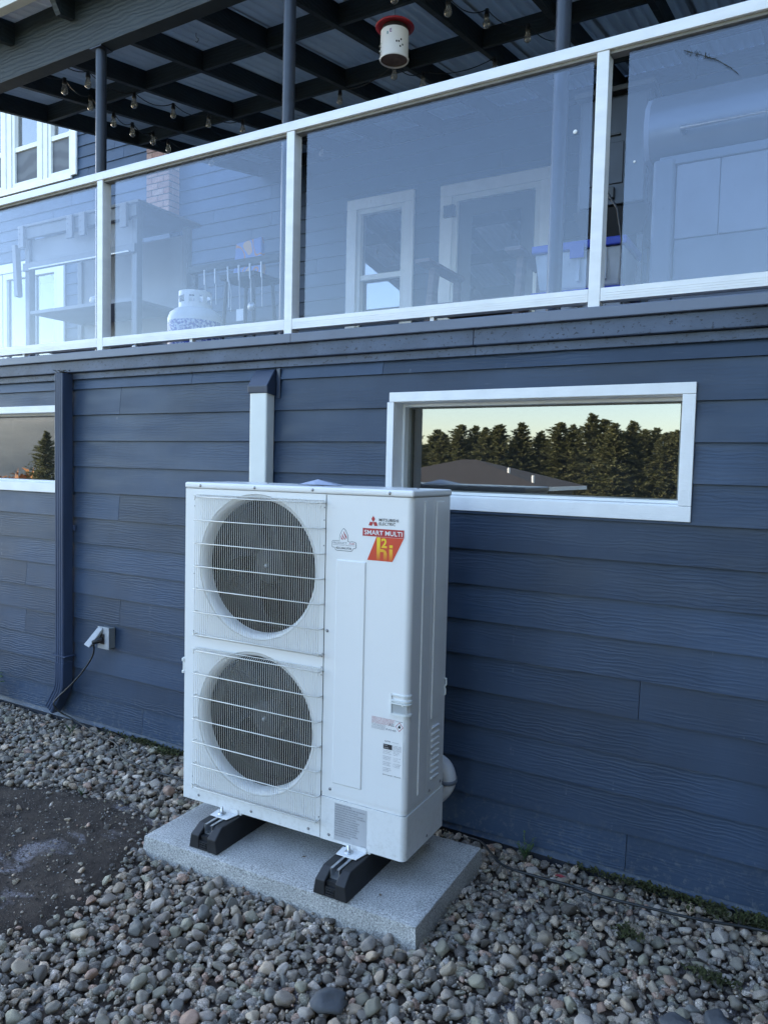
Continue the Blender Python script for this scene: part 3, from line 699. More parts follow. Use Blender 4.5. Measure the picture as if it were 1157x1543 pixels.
# deck window
wn = thing('window', None, None); wn.parent = uw
trims(wn, yt, [(-2.237, -2.120, 2.85, 4.139), (-1.535, -1.432, 2.85, 4.139), (-2.237, -1.432, 4.14, 4.248), (-2.237, -1.432, 2.74, 2.849)])
frame_ring(MB(), -2.119, -1.536, 2.851, 4.138, .045, YU - .03, YU + .06).build('window_frame', VINYL, wn, .002)
box('meeting_rail', VINYL, wn, -2.073, -1.582, YU - .02, YU + .04, 3.40, 3.455, .002)
box('pane', UGLASS, wn, -2.073, -1.582, YU + .025, YU + .031, 3.456, 4.092); box('pane', UGLASS, wn, -2.073, -1.582, YU + .045, YU + .051, 2.897, 3.399)
# door
dr = thing('door', None, None); dr.parent = uw
trims(dr, yt, [(-1.132, -1.005, 2.04, 4.109), (-.10, .02, 2.04, 4.109), (-1.132, .02, 4.11, 4.222)], name='door_trim')
frame_ring(MB(), -1.003, -.102, 2.045, 4.108, .052, YU - .035, YU + .06).build('door_frame', VINYL, dr, .002)
DOORG = M('door_screen', (.075, .085, .10), .4); setcol(DOORG, vary(DOORG, vecnode(DOORG), (.075, .085, .10), 2, .25))
box('door_panel', DOORG, dr, -.950, -.155, YU + .0, YU + .035, 2.10, 4.055, .003)
box('pane', UGLASS, dr, -.80, -.30, YU - .012, YU - .006, 2.6, 3.9)
o = MB().box(-1.075, -.965, YU - .09, YU - .0495, 3.90, 4.01).build('door_camera', BLACKM); tag(o, 'small dark square box on the white trim left of the deck door', 'door camera'); 
# upper-left windows (second storey) and glass doors below
wu = thing('window', None, None); wu.parent = uw
trims(wu, yt, [(-6.748, -6.645, 5.30, 6.8), (-9.7, -6.749, 5.262, 5.345)])
for a, b in ((-7.245, -6.75), (-8.06, -7.44), (-8.90, -8.28)):
    frame_ring(MB(), a, b, 5.346, 6.8, .055, YU - .03, YU + .06).build('window_frame', VINYL, wu, .002)
    box('meeting_rail', VINYL, wu, a + .056, b - .056, YU - .022, YU + .05, 5.84, 5.905, .002)
    box('insect_screen', SCREEN, wu, a + .056, b - .056, YU + .0, YU + .006, 5.402, 5.839)
    box('pane', UGLASS, wu, a + .056, b - .056, YU + .03, YU + .036, 5.906, 6.75)
for a, b in ((-7.43, -7.255), (-8.27, -8.07), (-9.3, -8.91)): 
    for q in range(3):
        w_ = (b - a) / 3; box('mullion', VINYL, wu, a + q * w_ + .002, a + (q + 1) * w_ - .002, YU - .04 + .012 * (q % 2), YU + .06, 5.346, 6.8, .003)
gd = thing('glass_door', None, None); gd.parent = uw
trims(gd, yt, [(-9.7, -6.90, 4.14, 4.27), (-7.03, -6.90, 2.04, 4.139)], name='door_trim')
for a, b in ((-7.66, -7.04), (-8.30, -7.68), (-8.94, -8.32), (-9.6, -8.96)):
    frame_ring(MB(), a, b, 2.05, 4.135, .085, YU - .03, YU + .05, .2).build('door_frame', VINYL, gd, .003)
    box('curtain', TRIM, gd, a + .086, b - .086, YU + .08, YU + .09, 2.26, 3.95); box('pane', UGLASS, gd, a + .086, b - .086, YU + .01, YU + .016, 2.252, 4.048)
# ---- chimney of separate bricks
ch = thing('chimney', 'red-brown brick chimney standing against the upper wall above a blue base', 'chimney')
MORT = M('mortar', (.07, .07, .075), .9); setcol(MORT, vary(MORT, vecnode(MORT), (.07, .07, .075), 15, .15))
BRK = M('brick', (.22, .12, .10), .85); n, l = nt(BRK); oi = n.new('ShaderNodeObjectInfo')
setcol(BRK, mix(BRK, 1, ramp(BRK, oi.outputs['Random'], [(0, (.26, .14, .11)), (.35, (.34, .21, .17)), (.7, (.22, .13, .11)), (1, (.38, .27, .23))]), ramp(BRK, noise(BRK, vecnode(BRK), 30, 5), [(.3, .8), (.7, 1.15)]), 'MULTIPLY'))
bump(BRK, noise(BRK, vecnode(BRK), 120, 4), .5, .003)
box('mortar_core', MORT, ch, -5.125, -4.745, 4.425, YU - .02, 4.47, 7.9)
bk = MB().box(0, .188, 0, .06, 0, .066).build('brick', BRK, ch, .003, loc=(-5.13, 4.417, 4.475))
hb = MB().box(0, .089, 0, .06, 0, .066).build('brick', BRK, ch, .003, loc=(-5.13, 4.417, 4.475 + .076))
hs_ = MB().box(0, .05, 0, .11, 0, .066).build('brick', BRK, ch, .003, loc=(-4.790, 4.478, 4.475))
for row in range(26):
    z = 4.475 + row * .076
    if row % 2 == 0:
        for x in (-5.13, -4.932):
            if not (row == 0 and x == -5.13): share(bk, ch, (x, 4.417, z))
    else:
        share(bk, ch, (-5.031, 4.417, z)); share(hb, ch, (-4.833, 4.417, z))
        if row > 1: share(hb, ch, (-5.13, 4.417, z))
    if row: share(hs_, ch, (-4.790, 4.478, z))
box('chimney_base', SID, ch, -5.16, -4.72, 4.41, YU - .02, 2.03, 4.395, .004)
box('chimney_ledge', CAP, ch, -5.22, -4.70, 4.36, YU - .02, 4.396, 4.465, .004)

# ------------------------------------------------------------------ things standing on the deck
GREYF = M('grey_frame_paint', (.13, .15, .19), .5); setcol(GREYF, vary(GREYF, vecnode(GREYF), (.13, .15, .19), 5, .12))
GREYP = M('grey_panel', (.20, .22, .27), .55); setcol(GREYP, vary(GREYP, vecnode(GREYP), (.20, .22, .27), 3, .12))
rk = thing('storage_rack', 'grey open-fronted storage rack with shelf behind the left railing glass', 'rack', (0, 0, 0))
for x in (-4.0, -2.62):
    for y in (2.0, 2.55): box('post', GREYF, rk, x, x + .06, y, y + .06, 2.032, 3.46, .004)
box('top_rail', GREYF, rk, -4.02, -2.54, 1.975, 1.999, 3.38, 3.475, .004); box('top_board', GREYF, rk, -4.05, -2.50, 1.96, 2.66, 3.4755, 3.50, .004)
box('back_panel', GREYP, rk, -3.938, -2.622, 2.57, 2.59, 2.15, 3.40)
box('upper_panel', GREYP, rk, -3.938, -2.622, 2.03, 2.05, 3.19, 3.379)
box('mid_rail', GREYF, rk, -4.0, -2.56, 1.975, 1.999, 3.10, 3.17, .003); box('mid_rail_strip', RAIL, rk, -3.9, -2.62, 1.965, 1.9745, 3.105, 3.115)
for z in (2.72, 2.40): box('shelf', GREYP, rk, -3.938, -2.622, 2.005, 2.565, z, z + .03, .003)
for x in (-4.02, -3.36, -3.20, -2.70):
    mb = MB().box(x, x + .075, 1.945, 1.972, 3.30, 3.49)
    for zz in (3.33, 3.37, 3.42, 3.46): mb.lathe([(.0, -.004), (.006, -.004), (.006, 0)], (x + .02, 1.945, zz), 8, 'y')
    mb.build('bracket', GREYP, rk, .004)
mb = MB(); mb.hexa([(-4.12, 1.95, 3.34), (-4.07, 1.95, 3.34), (-4.07, 2.0, 3.34), (-4.12, 2.0, 3.34), (-4.085, 1.95, 2.88), (-4.035, 1.95, 2.88), (-4.035, 2.0, 2.88), (-4.085, 2.0, 2.88)]).build('side_flap', GREYP, rk)
JAR = M('pale_jar', (.42, .44, .48), .4); setcol(JAR, vary(JAR, vecnode(JAR), (.42, .44, .48), 9, .1))
o = MB().lathe([(0, 0), (.07, 0), (.09, .03), (.085, .06), (.03, .085), (.03, .12), (.02, .13), (0, .13)], (-3.14, 2.12, 2.751), 20).build('jug', JAR); tag(o, 'pale rounded jug on the shelf of the grey storage rack', 'jug')

# propane tank
pt = thing('propane_tank', 'white propane tank with blue patterned wrap behind the railing glass', 'propane tank', (-1.085, 1.15, 2.032))
TANKW = M('tank_white', (.74, .74, .73), .4); setcol(TANKW, vary(TANKW, vecnode(TANKW), (.74, .74, .73), 12, .08))
WRAP = M('blue_wrap', (.1, .16, .5), .5); _v = vecnode(WRAP); setcol(WRAP, ramp(WRAP, noise(WRAP, _v, 30, 3, .6, 2.0), [(.44, (.03, .06, .34)), (.50, (.55, .60, .72))], 'CONSTANT'))
MB().lathe([(0, .0), (.12, .0), (.12, .02), (.1, .03), (.13, .045), (.158, .09)], n=40).build('foot_ring', TANKW, pt)
MB().lathe([(.158, .09), (.163, .11), (.163, .24)], n=40).build('wrap', WRAP, pt)
MB().lathe([(.1625, .24), (.162, .265), (.150, .295), (.12, .318), (.07, .332), (0, .336)], n=40).build('shoulder', TANKW, pt)
mb = MB()   # collar with openings
def arcpanel(mb, a0, a1, z0, z1, r=.098, t=.006, n=6):
    for k in range(n):
        b0 = a0 + (a1 - a0) * k / n; b1 = a0 + (a1 - a0) * (k + 1) / n
        P = lambda rr, b, z: (rr * math.cos(b), rr * math.sin(b), z)
        mb.hexa([P(r - t, b0, z0), P(r, b0, z0), P(r, b1, z0), P(r - t, b1, z0), P(r - t, b0, z1), P(r, b0, z1), P(r, b1, z1), P(r - t, b1, z1)])
arcpanel(mb, 0, 6.283, .325, .355, n=36); arcpanel(mb, 0, 6.283, .395, .425, n=36)
f0 = math.atan2(CP[1] - 1.15, CP[0] + 1.085)
for c in (-1.5, -.55, .10, .62, 1.6, 2.6): arcpanel(mb, f0 + c - .16, f0 + c + .16, .354, .396)
mb.build('collar', TANKW, pt)
MB().lathe([(0, .33), (.022, .33), (.022, .36), (.014, .365), (.014, .39), (0, .39)], n=16).build('valve', GALV, pt)

# bag hanging on the wall-side post and utensils
BAGM = M('printed_bag', (.3, .3, .4), .5); _v = vecnode(BAGM); setcol(BAGM, ramp(BAGM, noise(BAGM, _v, 7, 1, .3), [(.0, (.10, .16, .42)), (.45, (.42, .15, .05)), (.5, (.12, .18, .45)), (.58, (.50, .30, .18))], 'CONSTANT'))
hg = thing('tool_rail', 'dark wooden tool rail on legs with barbecue utensils hanging behind the railing glass', 'tool rail', (0, 0, 0))
box('rail', RAFT, hg, -1.80, -.85, 1.80, 1.84, 2.80, 2.85, .003)
for x in (-1.80, -.885): box('leg', RAFT, hg, x, x + .035, 1.841, 1.875, 2.031, 2.85, .003)
STEEL = M('brushed_steel', (.35, .36, .38), .4, metal=.8); setcol(STEEL, vary(STEEL, vecnode(STEEL, (1, 1, .1)), (.35, .36, .38), 60, .1))
UT = (('spatula', -1.30, .30, 'flat'), ('tongs', -1.40, .28, 'tongs'), ('ladle', -1.20, .27, 'round'), ('skewer', -1.52, .25, 'rod'), ('fork', -1.62, .24, 'fork'), ('brush', -1.10, .30, 'rod'))
for nm, x, L, kd in UT:
    mb = MB(); z1 = 2.80; y = 1.79; mb.tube([(x, y, z1), (x + .006, y, z1 - L * .6), (x + .012, y - .002, z1 - L)], .0035, 6)
    mb.tube([(x - .003, y - .001, z1 + .004), (x + .001, y - .001, z1 - .10)], .007, 8)
    if kd == 'flat': mb.box(x - .02, x + .045, y - .003, y, z1 - L - .08, z1 - L)
    elif kd == 'round': mb.lathe([(0, -.014), (.026, -.010), (.034, 0)], (x + .012, y, z1 - L - .02), 16, 'y')
    elif kd == 'tongs': mb.tube([(x, y, z1 - .05), (x + .03, y, z1 - L * .7), (x + .028, y, z1 - L - .03)], .003, 6)
    elif kd == 'fork':
        for d in (-.008, .008): mb.tube([(x + .012, y, z1 - L), (x + .012 + d, y, z1 - L - .05)], .002, 5)
    o = mb.build(nm, STEEL); tag(o, {'spatula': 'steel spatula with flat blade hanging from the tool rail', 'tongs': 'steel tongs hanging from the tool rail', 'ladle': 'steel ladle with round cup hanging from the tool rail', 'skewer': 'plain steel skewer hanging beside the tongs on the tool rail', 'fork': 'two-pronged steel fork, leftmost utensil on the tool rail', 'brush': 'thin steel rod, rightmost utensil on the tool rail'}[nm], nm if nm != 'brush' else 'rod')
    if nm == 'brush': o.name = 'steel_rod'
o = MB().hexa([(-1.68, 2.15, 2.85), (-1.41, 2.15, 2.84), (-1.41, 2.22, 2.84), (-1.68, 2.22, 2.85), (-1.67, 2.17, 3.10), (-1.42, 2.17, 3.12), (-1.42, 2.20, 3.12), (-1.67, 2.20, 3.10)]).build('bag', BAGM, None, .008)
tag(o, 'blue and orange printed paper bag standing on the stool behind the glass', 'bag')
st = thing('side_stool', 'tall dark stool under the printed bag behind the railing', 'stool', (-1.545, 2.19, 0))
box('seat', RAFT, st, -.17, .17, -.15, .15, 2.80, 2.838, .004)
for sx in (-1, 1):
    for sy in (-1, 1): MB().tube([(sx * .13, sy * .11, 2.80), (sx * .17, sy * .14, 2.031)], .014, 8).build('leg', RAFT, st)

# smoker cabinet (between the glass panels), grill on the right, totes, chair
sm = thing('smoker_cabinet', 'tall dark metal smoker cabinet seen in the gap beside the right post', 'smoker', (0, 0, 0))
SMK = M('smoker_steel', (.030, .036, .048), .35, metal=.3); setcol(SMK, vary(SMK, vecnode(SMK), (.032, .038, .050), 4, .25))
box('cabinet', SMK, sm, 1.02, 1.40, 1.95, 2.33, 2.86, 3.46, .008); box('door', SMK, sm, 1.035, 1.385, 1.925, 1.9495, 2.87, 3.44, .006)
box('top_tray', BLACKM, sm, 1.0, 1.42, 1.90, 2.35, 3.4605, 3.49, .004); box('window_slot', SMK, sm, 1.09, 1.27, 1.917, 1.9245, 2.98, 3.20, .003)
box('latch', BLACKM, sm, 1.20, 1.23, 1.90, 1.9245, 2.90, 2.96, .003); box('hinge', BLACKM, sm, 1.13, 1.25, 1.91, 1.9245, 3.235, 3.245)
MB().hexa([(1.05, 1.99, 2.72), (1.37, 1.99, 2.72), (1.37, 2.3, 2.72), (1.05, 2.3, 2.72), (1.0, 1.93, 2.859), (1.42, 1.93, 2.859), (1.42, 2.35, 2.859), (1.0, 2.35, 2.859)]).build('drip_pan', BLACKM, sm)
for x in (1.06, 1.34):
    for y in (2.0, 2.28): box('leg', BLACKM, sm, x, x + .03, y, y + .03, 2.031, 2.7195)
gr = thing('gas_grill', 'large gas grill with rounded grey hood and pale cabinet doors behind the right glass', 'grill', (0, 0, 0))
HOOD = M('grill_hood', (.11, .125, .155), .28, metal=.35); setcol(HOOD, vary(HOOD, vecnode(HOOD), (.11, .125, .155), 3, .1))
prof = [(1.20, 2.79), (1.165, 2.84), (1.155, 2.92), (1.175, 3.00), (1.23, 3.06), (1.32, 3.095), (1.50, 3.10), (1.66, 3.08), (1.72, 3.0), (1.72, 2.79)]
MB().prism(prof, 1.555, 2.75, 'x', True).build('hood', HOOD, gr, .006)
MB().prism([(a * 1.0 + (.004 if a < 1.4 else -.004), b - .004) for a, b in prof], 1.533, 1.5545, 'x', True).build('hood_end_cap', GREYP, gr, .003)
MB().tube([(1.70, 1.165, 2.86), (1.70, 1.11, 2.86), (2.60, 1.11, 2.86), (2.60, 1.165, 2.86)], .011, 10).build('hood_handle', STEEL, gr)
box('control_panel', HOOD, gr, 1.60, 2.72, 1.19, 1.215, 2.745, 2.785, .004)
box('side_pillar', GREYF, gr, 1.575, 1.668, 1.185, 1.72, 2.05, 2.775, .012)
for a, b in ((1.672, 1.845), (1.848, 2.30), (2.303, 2.72)): box('cabinet_door', GREYP, gr, a, b, 1.196, 1.216, 2.43, 2.743, .003)
box('cabinet', GREYF, gr, 1.67, 2.72, 1.217, 1.70, 2.08, 2.744)
box('lower_panel', GREYF, gr, 1.672, 2.72, 1.20, 1.216, 2.10, 2.427, .003)
for x in (1.64, 2.68): MB().lathe([(0, -.02), (.045, -.02), (.045, .02), (0, .02)], (x, 1.27, 2.077), 18, 'x').build('wheel', RUBBER, gr)
# wall electrical panel behind the smoker
ep = thing('wall_box', 'pale grey cabinet on legs between the smoker and the grill', 'cabinet', (0, 0, 0))
box('case', GREYP, ep, 1.452, 1.62, 2.35, 2.55, 2.78, 3.45, .006); box('door', GREYP, ep, 1.458, 1.612, 2.335, 2.3495, 2.95, 3.22, .003); box('stand', BLACKM, ep, 1.47, 1.60, 2.37, 2.53, 2.031, 2.779)
# totes
CLEAR = M('milky_plastic', (.42, .44, .47), .35); setcol(CLEAR, vary(CLEAR, vecnode(CLEAR), (.42, .44, .47), 7, .2))
BLUEP = M('blue_plastic', (.02, .045, .36), .35); setcol(BLUEP, vary(BLUEP, vecnode(BLUEP), (.02, .045, .36), 9, .1))
for z0, lab in ((2.032, 'lower milky storage tote with blue lid, behind the right-hand post'), (2.245, 'upper milky storage tote with blue lid, on top of another tote')):
    t = thing('storage_tote', lab, 'tote', (1.075, 1.12, z0), 0, 'storage totes stacked on the deck')
    MB().hexa([(.02, .02, 0), (.385, .02, 0), (.385, .28, 0), (.02, .28, 0), (0, 0, .17), (.405, 0, .17), (.405, .30, .17), (0, .30, .17)]).build('tub', CLEAR, t, .01)
    for x in (.08, .20, .32): box('rib', CLEAR, t, x, x + .012, -.004, .02, .03, .165)
    box('lid', BLUEP, t, -.012, .417, -.012, .312, .171, .208, .006)
    box('latch', BLUEP, t, .17, .235, -.018, -.0125, .13, .19, .002)
o = MB().tube([(1.40, 1.08, 2.70), (1.41, 1.07, 2.63), (1.46, 1.06, 2.55), (1.485, 1.05, 2.42), (1.49, 1.05, 2.25), (1.495, 1.05, 2.12), (1.47, 1.05, 2.045)], .005, 8).build('power_cable', CORD); tag(o, 'black cable dangling from the smoker past the storage totes', 'cable')
WOODC = M('weathered_wood', (.13, .095, .08), .7); setcol(WOODC, vary(WOODC, vecnode(WOODC, (1, 1, 8)), (.13, .095, .08), 12, .25)); 
cr_ = thing('deck_chair', 'weathered wooden deck chair left of the storage totes', 'chair', (0, 0, 0))
box('armrest', WOODC, cr_, .965, 1.045, 1.02, 1.45, 2.42, 2.44, .004); box('armrest', WOODC, cr_, .50, .58, 1.02, 1.45, 2.42, 2.44, .004)
for x in (.99, .53):
    MB().hexa([(x, 1.06, 2.032), (x + .03, 1.06, 2.032), (x + .03, 1.12, 2.032), (x, 1.12, 2.032), (x, 1.12, 2.419), (x + .03, 1.12, 2.419), (x + .03, 1.18, 2.419), (x, 1.18, 2.419)]).build('leg', WOODC, cr_)
    box('leg', WOODC, cr_, x, x + .03, 1.40, 1.44, 2.032, 2.419)
for k in range(5): box('seat_slat', WOODC, cr_, .565, .985, 1.10 + k * .075, 1.165 + k * .075, 2.22 - k * .012, 2.235 - k * .012, .002)

# ------------------------------------------------------------------ downspout, outlet, line-set duct
ds = thing('downspout', 'navy ribbed metal downspout with bottom elbow on the left of the wall', 'downspout')
DSM = M('downspout_paint', (.040, .062, .115), .38); setcol(DSM, vary(DSM, vecnode(DSM, (1, 1, .3)), (.042, .064, .118), 9, .15))
def ribbed(x0, x1, y0, y1, k=4, d=.004):
    pts = []; 
    for i in range(k):
        a = x0 + (x1 - x0) * (i + .12) / k; b = x0 + (x1 - x0) * (i + .42) / k; c = x0 + (x1 - x0) * (i + .58) / k; e = x0 + (x1 - x0) * (i + .88) / k
        pts += [(a, y0), (b, y0), (c, y0 + d), (e, y0 + d)]
    return [(x0, y0 + .004)] + pts + [(x1, y0), (x1, y1), (x0, y1)]
sec = [(x + 1.604, y) for x, y in ribbed(-1.642, -1.566, .580, .645)]
def loft(name, sections, mat, parent):
    mb = MB(); n = len(sections[0]); vs = [q for s_ in sections for q in s_]; fs = []
    for i in range(len(sections) - 1):
        for k in range(n): fs.append((i * n + k, i * n + (k + 1) % n, (i + 1) * n + (k + 1) % n, (i + 1) * n + k))
    mb.add(vs, fs); mb.add(sections[0], [tuple(range(n - 1, -1, -1))]); return mb.build(name, mat, parent)
P0 = lambda z, dx=0: [(-1.604 + x + dx, y, z) for x, y in sec]
loft('pipe', [P0(1.925), P0(.20)], DSM, ds)
secs = []
for t, (cx, cz, ang) in enumerate(((-1.604, .205, 0), (-1.604, .12, 0), (-1.608, .07, .18), (-1.622, .03, .38), (-1.645, -.005, .52), (-1.675, -.05, .58), (-1.705, -.095, .60))):
    g = 1.04 if t < 1 else 1.02
    secs.append([(cx + x * g * math.cos(ang), y - .003, cz - x * g * math.sin(ang) * .9) for x, y in sec])
loft('elbow', secs, DSM, ds)
MB().box(-1.665, -1.545, .577, .6465, .245, .252).build('strap', DSM, ds)
box('strap', DSM, ds, -1.60 - .05, -1.60 + .05, .6465, .6548, 1.0, 1.03)
LEAFD = M('rotting_leaves', (.02, .018, .014), .9); setcol(LEAFD, vary(LEAFD, vecnode(LEAFD), (.022, .02, .015), 40, .5))
mb = MB()
for k in range(46):
    c = Vector((random.uniform(-1.66, -1.55), random.uniform(.575, .63), random.uniform(1.925, 1.945))); a, b = Vector((random.gauss(0, .012), random.gauss(0, .008), random.gauss(0, .006))), Vector((random.gauss(0, .012), random.gauss(0, .008), random.gauss(0, .006))); mb.add([c, c + a, c + b], [(0, 1, 2)])
mb.build('leaf_debris', LEAFD, ds)

ot = thing('outdoor_outlet', 'grey outdoor electrical outlet box with its cover flipped open', 'outlet')
OUTG = M('grey_plastic', (.19, .205, .21), .5); setcol(OUTG, vary(OUTG, vecnode(OUTG), (.19, .205, .21), 30, .08))
OUTL = M('pale_grey_plastic', (.34, .36, .39), .45); setcol(OUTL, vary(OUTL, vecnode(OUTL), (.34, .36, .39), 30, .08))
box('box', OUTG, ot, -1.292, -1.205, .612, .6555, .340, .460, .004); box('face_plate', OUTL, ot, -1.296, -1.201, .606, .6115, .336, .464, .003)
box('socket', BLACKM, ot, -1.268, -1.235, .600, .6055, .365, .425, .003)
MB().hexa([(-1.338, .545, .362), (-1.288, .540, .352), (-1.288, .546, .352), (-1.338, .551, .362), (-1.290, .600, .455), (-1.250, .600, .455), (-1.250, .605, .459), (-1.290, .605, .459)]).build('cover', OUTL, ot, .002)
MB().hexa([(-1.290, .543, .352), (-1.286, .543, .352), (-1.286, .575, .356), (-1.290, .575, .356), (-1.252, .600, .454), (-1.248, .600, .454), (-1.246, .604, .440), (-1.250, .604, .440)]).build('cover_side', OUTG, ot)
MB().tube([(-1.252, .600, .392), (-1.262, .575, .388), (-1.283, .560, .378)], [.016, .017, .010], 10).build('plug', RUBBER, ot)
def cpath(pts, n=8):
    out = []; P = [Vector(p) for p in pts]; P = [P[0] * 2 - P[1]] + P + [P[-1] * 2 - P[-2]]
    for i in range(1, len(P) - 2):
        for k in range(n):
            t = k / n; a, b, c, d = P[i - 1], P[i], P[i + 1], P[i + 2]
            out.append(.5 * ((2 * b) + (c - a) * t + (2 * a - 5 * b + 4 * c - d) * t * t + (3 * b - a - 3 * c + d) * t ** 3))
    out.append(P[-2]); return out
o = MB().tube(cpath([(-1.280, .562, .380), (-1.300, .585, .33), (-1.343, .60, .267), (-1.43, .598, .165), (-1.521, .585, .074), (-1.60, .560, -.005), (-1.612, .548, -.040), (-1.588, .570, -.085), (-1.535, .600, -.118), (-1.44, .61, -.145), (-1.25, .55, -.138), (-1.08, .51, -.133), (-.96, .47, -.130), (-.83, .38, -.130), (-.70, .345, -.130), (-.50, .335, -.128), (-.32, .34, -.130), (-.1, .40, -.135), (.25, .58, -.15)]), .0048, 8).build('extension_cord', CORD)
tag(o, 'black power cord hanging from the outlet and trailing over the gravel to the left', 'cord')
o = MB().tube(cpath([(1.05, .61, -.15), (1.123, .585, -.140), (1.20, .50, -.130), (1.281, .440, -.130), (1.40, .430, -.127), (1.543, .438, -.127), (1.66, .432, -.128), (1.782, .441, -.126), (1.98, .47, -.127), (2.195, .522, -.127), (2.6, .56, -.13)]), .0052, 8).build('garden_cable', CORD)
tag(o, 'thin dark green-black cable lying over the gravel right of the concrete pad', 'cable')

du = thing('lineset_duct', 'white vertical line-set cover with a dark blue end cap above the heat pump', 'duct cover')
DUCTW = M('duct_plastic', (.68, .71, .70), .35); setcol(DUCTW, vary(DUCTW, vecnode(DUCTW), (.68, .71, .70), 6, .05))
box('channel', DUCTW, du, -.168, -.062, .590, .6548, .05, 1.778, .008)
NAVYP = M('navy_cap_plastic', (.030, .045, .080), .35); setcol(NAVYP, vary(NAVYP, vecnode(NAVYP), (.030, .045, .080), 9, .1))
mb = MB(); a0, a1 = -.176, -.054
mb.add([(a0, .585, 1.765), (a1, .585, 1.765), (a1, .6545, 1.755), (a0, .6545, 1.755), (a0, .582, 1.80), (a1, .582, 1.80), (a0, .640, 1.882), (a1, .640, 1.882), (a1, .6545, 1.886), (a0, .6545, 1.886)],
       [(0, 1, 5, 4), (4, 5, 7, 6), (6, 7, 8, 9), (0, 3, 2, 1), (1, 2, 8, 7, 5), (0, 4, 6, 9, 3)])
mb.build('end_cap', NAVYP, du, .004)
box('flange', NAVYP, du, -.049, -.028, .648, .6548, 1.745, 1.888, .002)

# ------------------------------------------------------------------ concrete pad and mounting feet
CONC = M('concrete_pad', (.33, .34, .36), .85); _v = vecnode(CONC)
_s = noise(CONC, _v, 170, 3, .8)
setcol(CONC, mix(CONC, 1, vary(CONC, _v, (.47, .465, .45), 4, .2, 7), ramp(CONC, _s, [(.36, .45), (.5, .98), (.64, 1.5)]), 'MULTIPLY'))
_st = ramp(CONC, noise(CONC, _v, 9, 6, .7, .5), [(.54, 0), (.70, .45)])
setcol(CONC, mix(CONC, _st, nt(CONC)[0]['Principled BSDF'].inputs['Base Color'].links[0].from_socket, (.20, .19, .175)))
bump(CONC, math_(CONC, 'ADD', noise(CONC, _v, 240, 3, .8), math_(CONC, 'MULTIPLY', noise(CONC, _v, 22, 3), .6)), .9, .004)
pad = thing('concrete_pad', 'speckled light grey concrete equipment pad under the heat pump', 'pad', (-.035, -.173, 0), PAD_A)
nx, ny = 60, 30; mb = MB(); vs = []
for j in range(ny + 1):
    for i in range(nx + 1):
        x = 1.218 * i / nx; y = .604 * j / ny; e = min(x, y, 1.218 - x, .604 - y)
        z = -.100 - .003 * max(0, 1 - e / .05) - (.003 if e < .004 else 0) + .0008 * mnoise.noise(Vector((x * 30, y * 30, 0)))
        vs.append((x, y, z))
fs = [(j * (nx + 1) + i, j * (nx + 1) + i + 1, (j + 1) * (nx + 1) + i + 1, (j + 1) * (nx + 1) + i) for j in range(ny) for i in range(nx)]
mb.add(vs, fs, True)
ring = [j for j in range(nx + 1)] + [j * (nx + 1) + nx for j in range(1, ny + 1)] + [ny * (nx + 1) + i for i in range(nx - 1, -1, -1)] + [j * (nx + 1) for j in range(ny - 1, 0, -1)]
rv = [vs[i] for i in ring]; n_ = len(rv); cxm, cym = .609, .302
lv = []
for (dz, gx) in ((0, 0), (-.004, .003), (-.060, .008), (-.095, .008)):
    for (x, y, z) in rv:
        lv.append((x + (gx if x > 1.217 else -gx if x < .001 else 0), y + (gx if y > .603 else -gx if y < .001 else 0), (z if dz == 0 else -.104 + dz) + 0))
mb.add(lv, [(r * n_ + k, (r + 1) * n_ + k, (r + 1) * n_ + (k + 1) % n_, r * n_ + (k + 1) % n_) for r in range(3) for k in range(n_)], False)
mb.build('slab', CONC, pad)
o = mb = MB(); 
RUST = M('stain', (.05, .045, .045), .9); setcol(RUST, vary(RUST, vecnode(RUST), (.05, .045, .045), 60, .5))

UY = .0334645
def foot(x, lab):
    f = thing('mounting_foot', lab, 'mounting foot', (x, -.152, -.0995), UY, 'rubber mounting feet under the heat pump')
    W, L, H = .142, .60, .088
    # trapezoid block with front slot: three prisms
    sl, sr = .050, .092
    poly = [(0, 0), (L, 0), (L, .055), (L - .045, H), (.045, H), (0, .055)]
    def side(x0, x1, inset0, inset1):
        mb = MB(); a = [(x0 + 0, y, z) for y, z in poly]; vs = []
        for y, z in poly:
            k = .014 * (z / H) if z > .05 else 0; vs.append((x0 + (k if inset0 else 0), y, z))
        for y, z in poly:
            k = .014 * (z / H) if z > .05 else 0; vs.append((x1 - (k if inset1 else 0), y, z))
        n = len(poly); mb.add(vs, [tuple(range(n - 1, -1, -1)), tuple(range(n, 2 * n))] + [(i, (i + 1) % n, n + (i + 1) % n, n + i) for i in range(n)]); return mb
    side(0, sl, True, False).build('rubber_block', RUBBER, f, .004); side(sr, W, False, True).build('rubber_block', RUBBER, f, .004)
    mb = MB(); mb.box(sl + .0005, sr - .0005, .004, L - .004, .0, .036); mb.box(sl + .0005, sr - .0005, .012, L - .012, .0365, .052)
    for k in range(3): mb.box(sl + .004, sr - .004, -.0015, .006, .008 + k * .009, .012 + k * .009)
    mb.build('rubber_web', RUBBER, f)
    mb = MB(); mb.box(sl + .002, sr - .002, .032, L - .03, .0525, .056); mb.box(sl + .002, sl + .006, .032, L - .03, .0563, .091); mb.box(sr - .006, sr - .002, .032, L - .03, .0563, .091)
    mb.box(sl + .0063, sl + .012, .032, L - .03, .0875, .091); mb.box(sr - .012, sr - .0063, .032, L - .03, .0875, .091); mb.build('steel_channel', GALV, f)
    return f
foot(.184, 'black rubber mounting foot under the left end of the heat pump'); foot(.784, 'black rubber mounting foot under the right end of the heat pump, below the service cover')

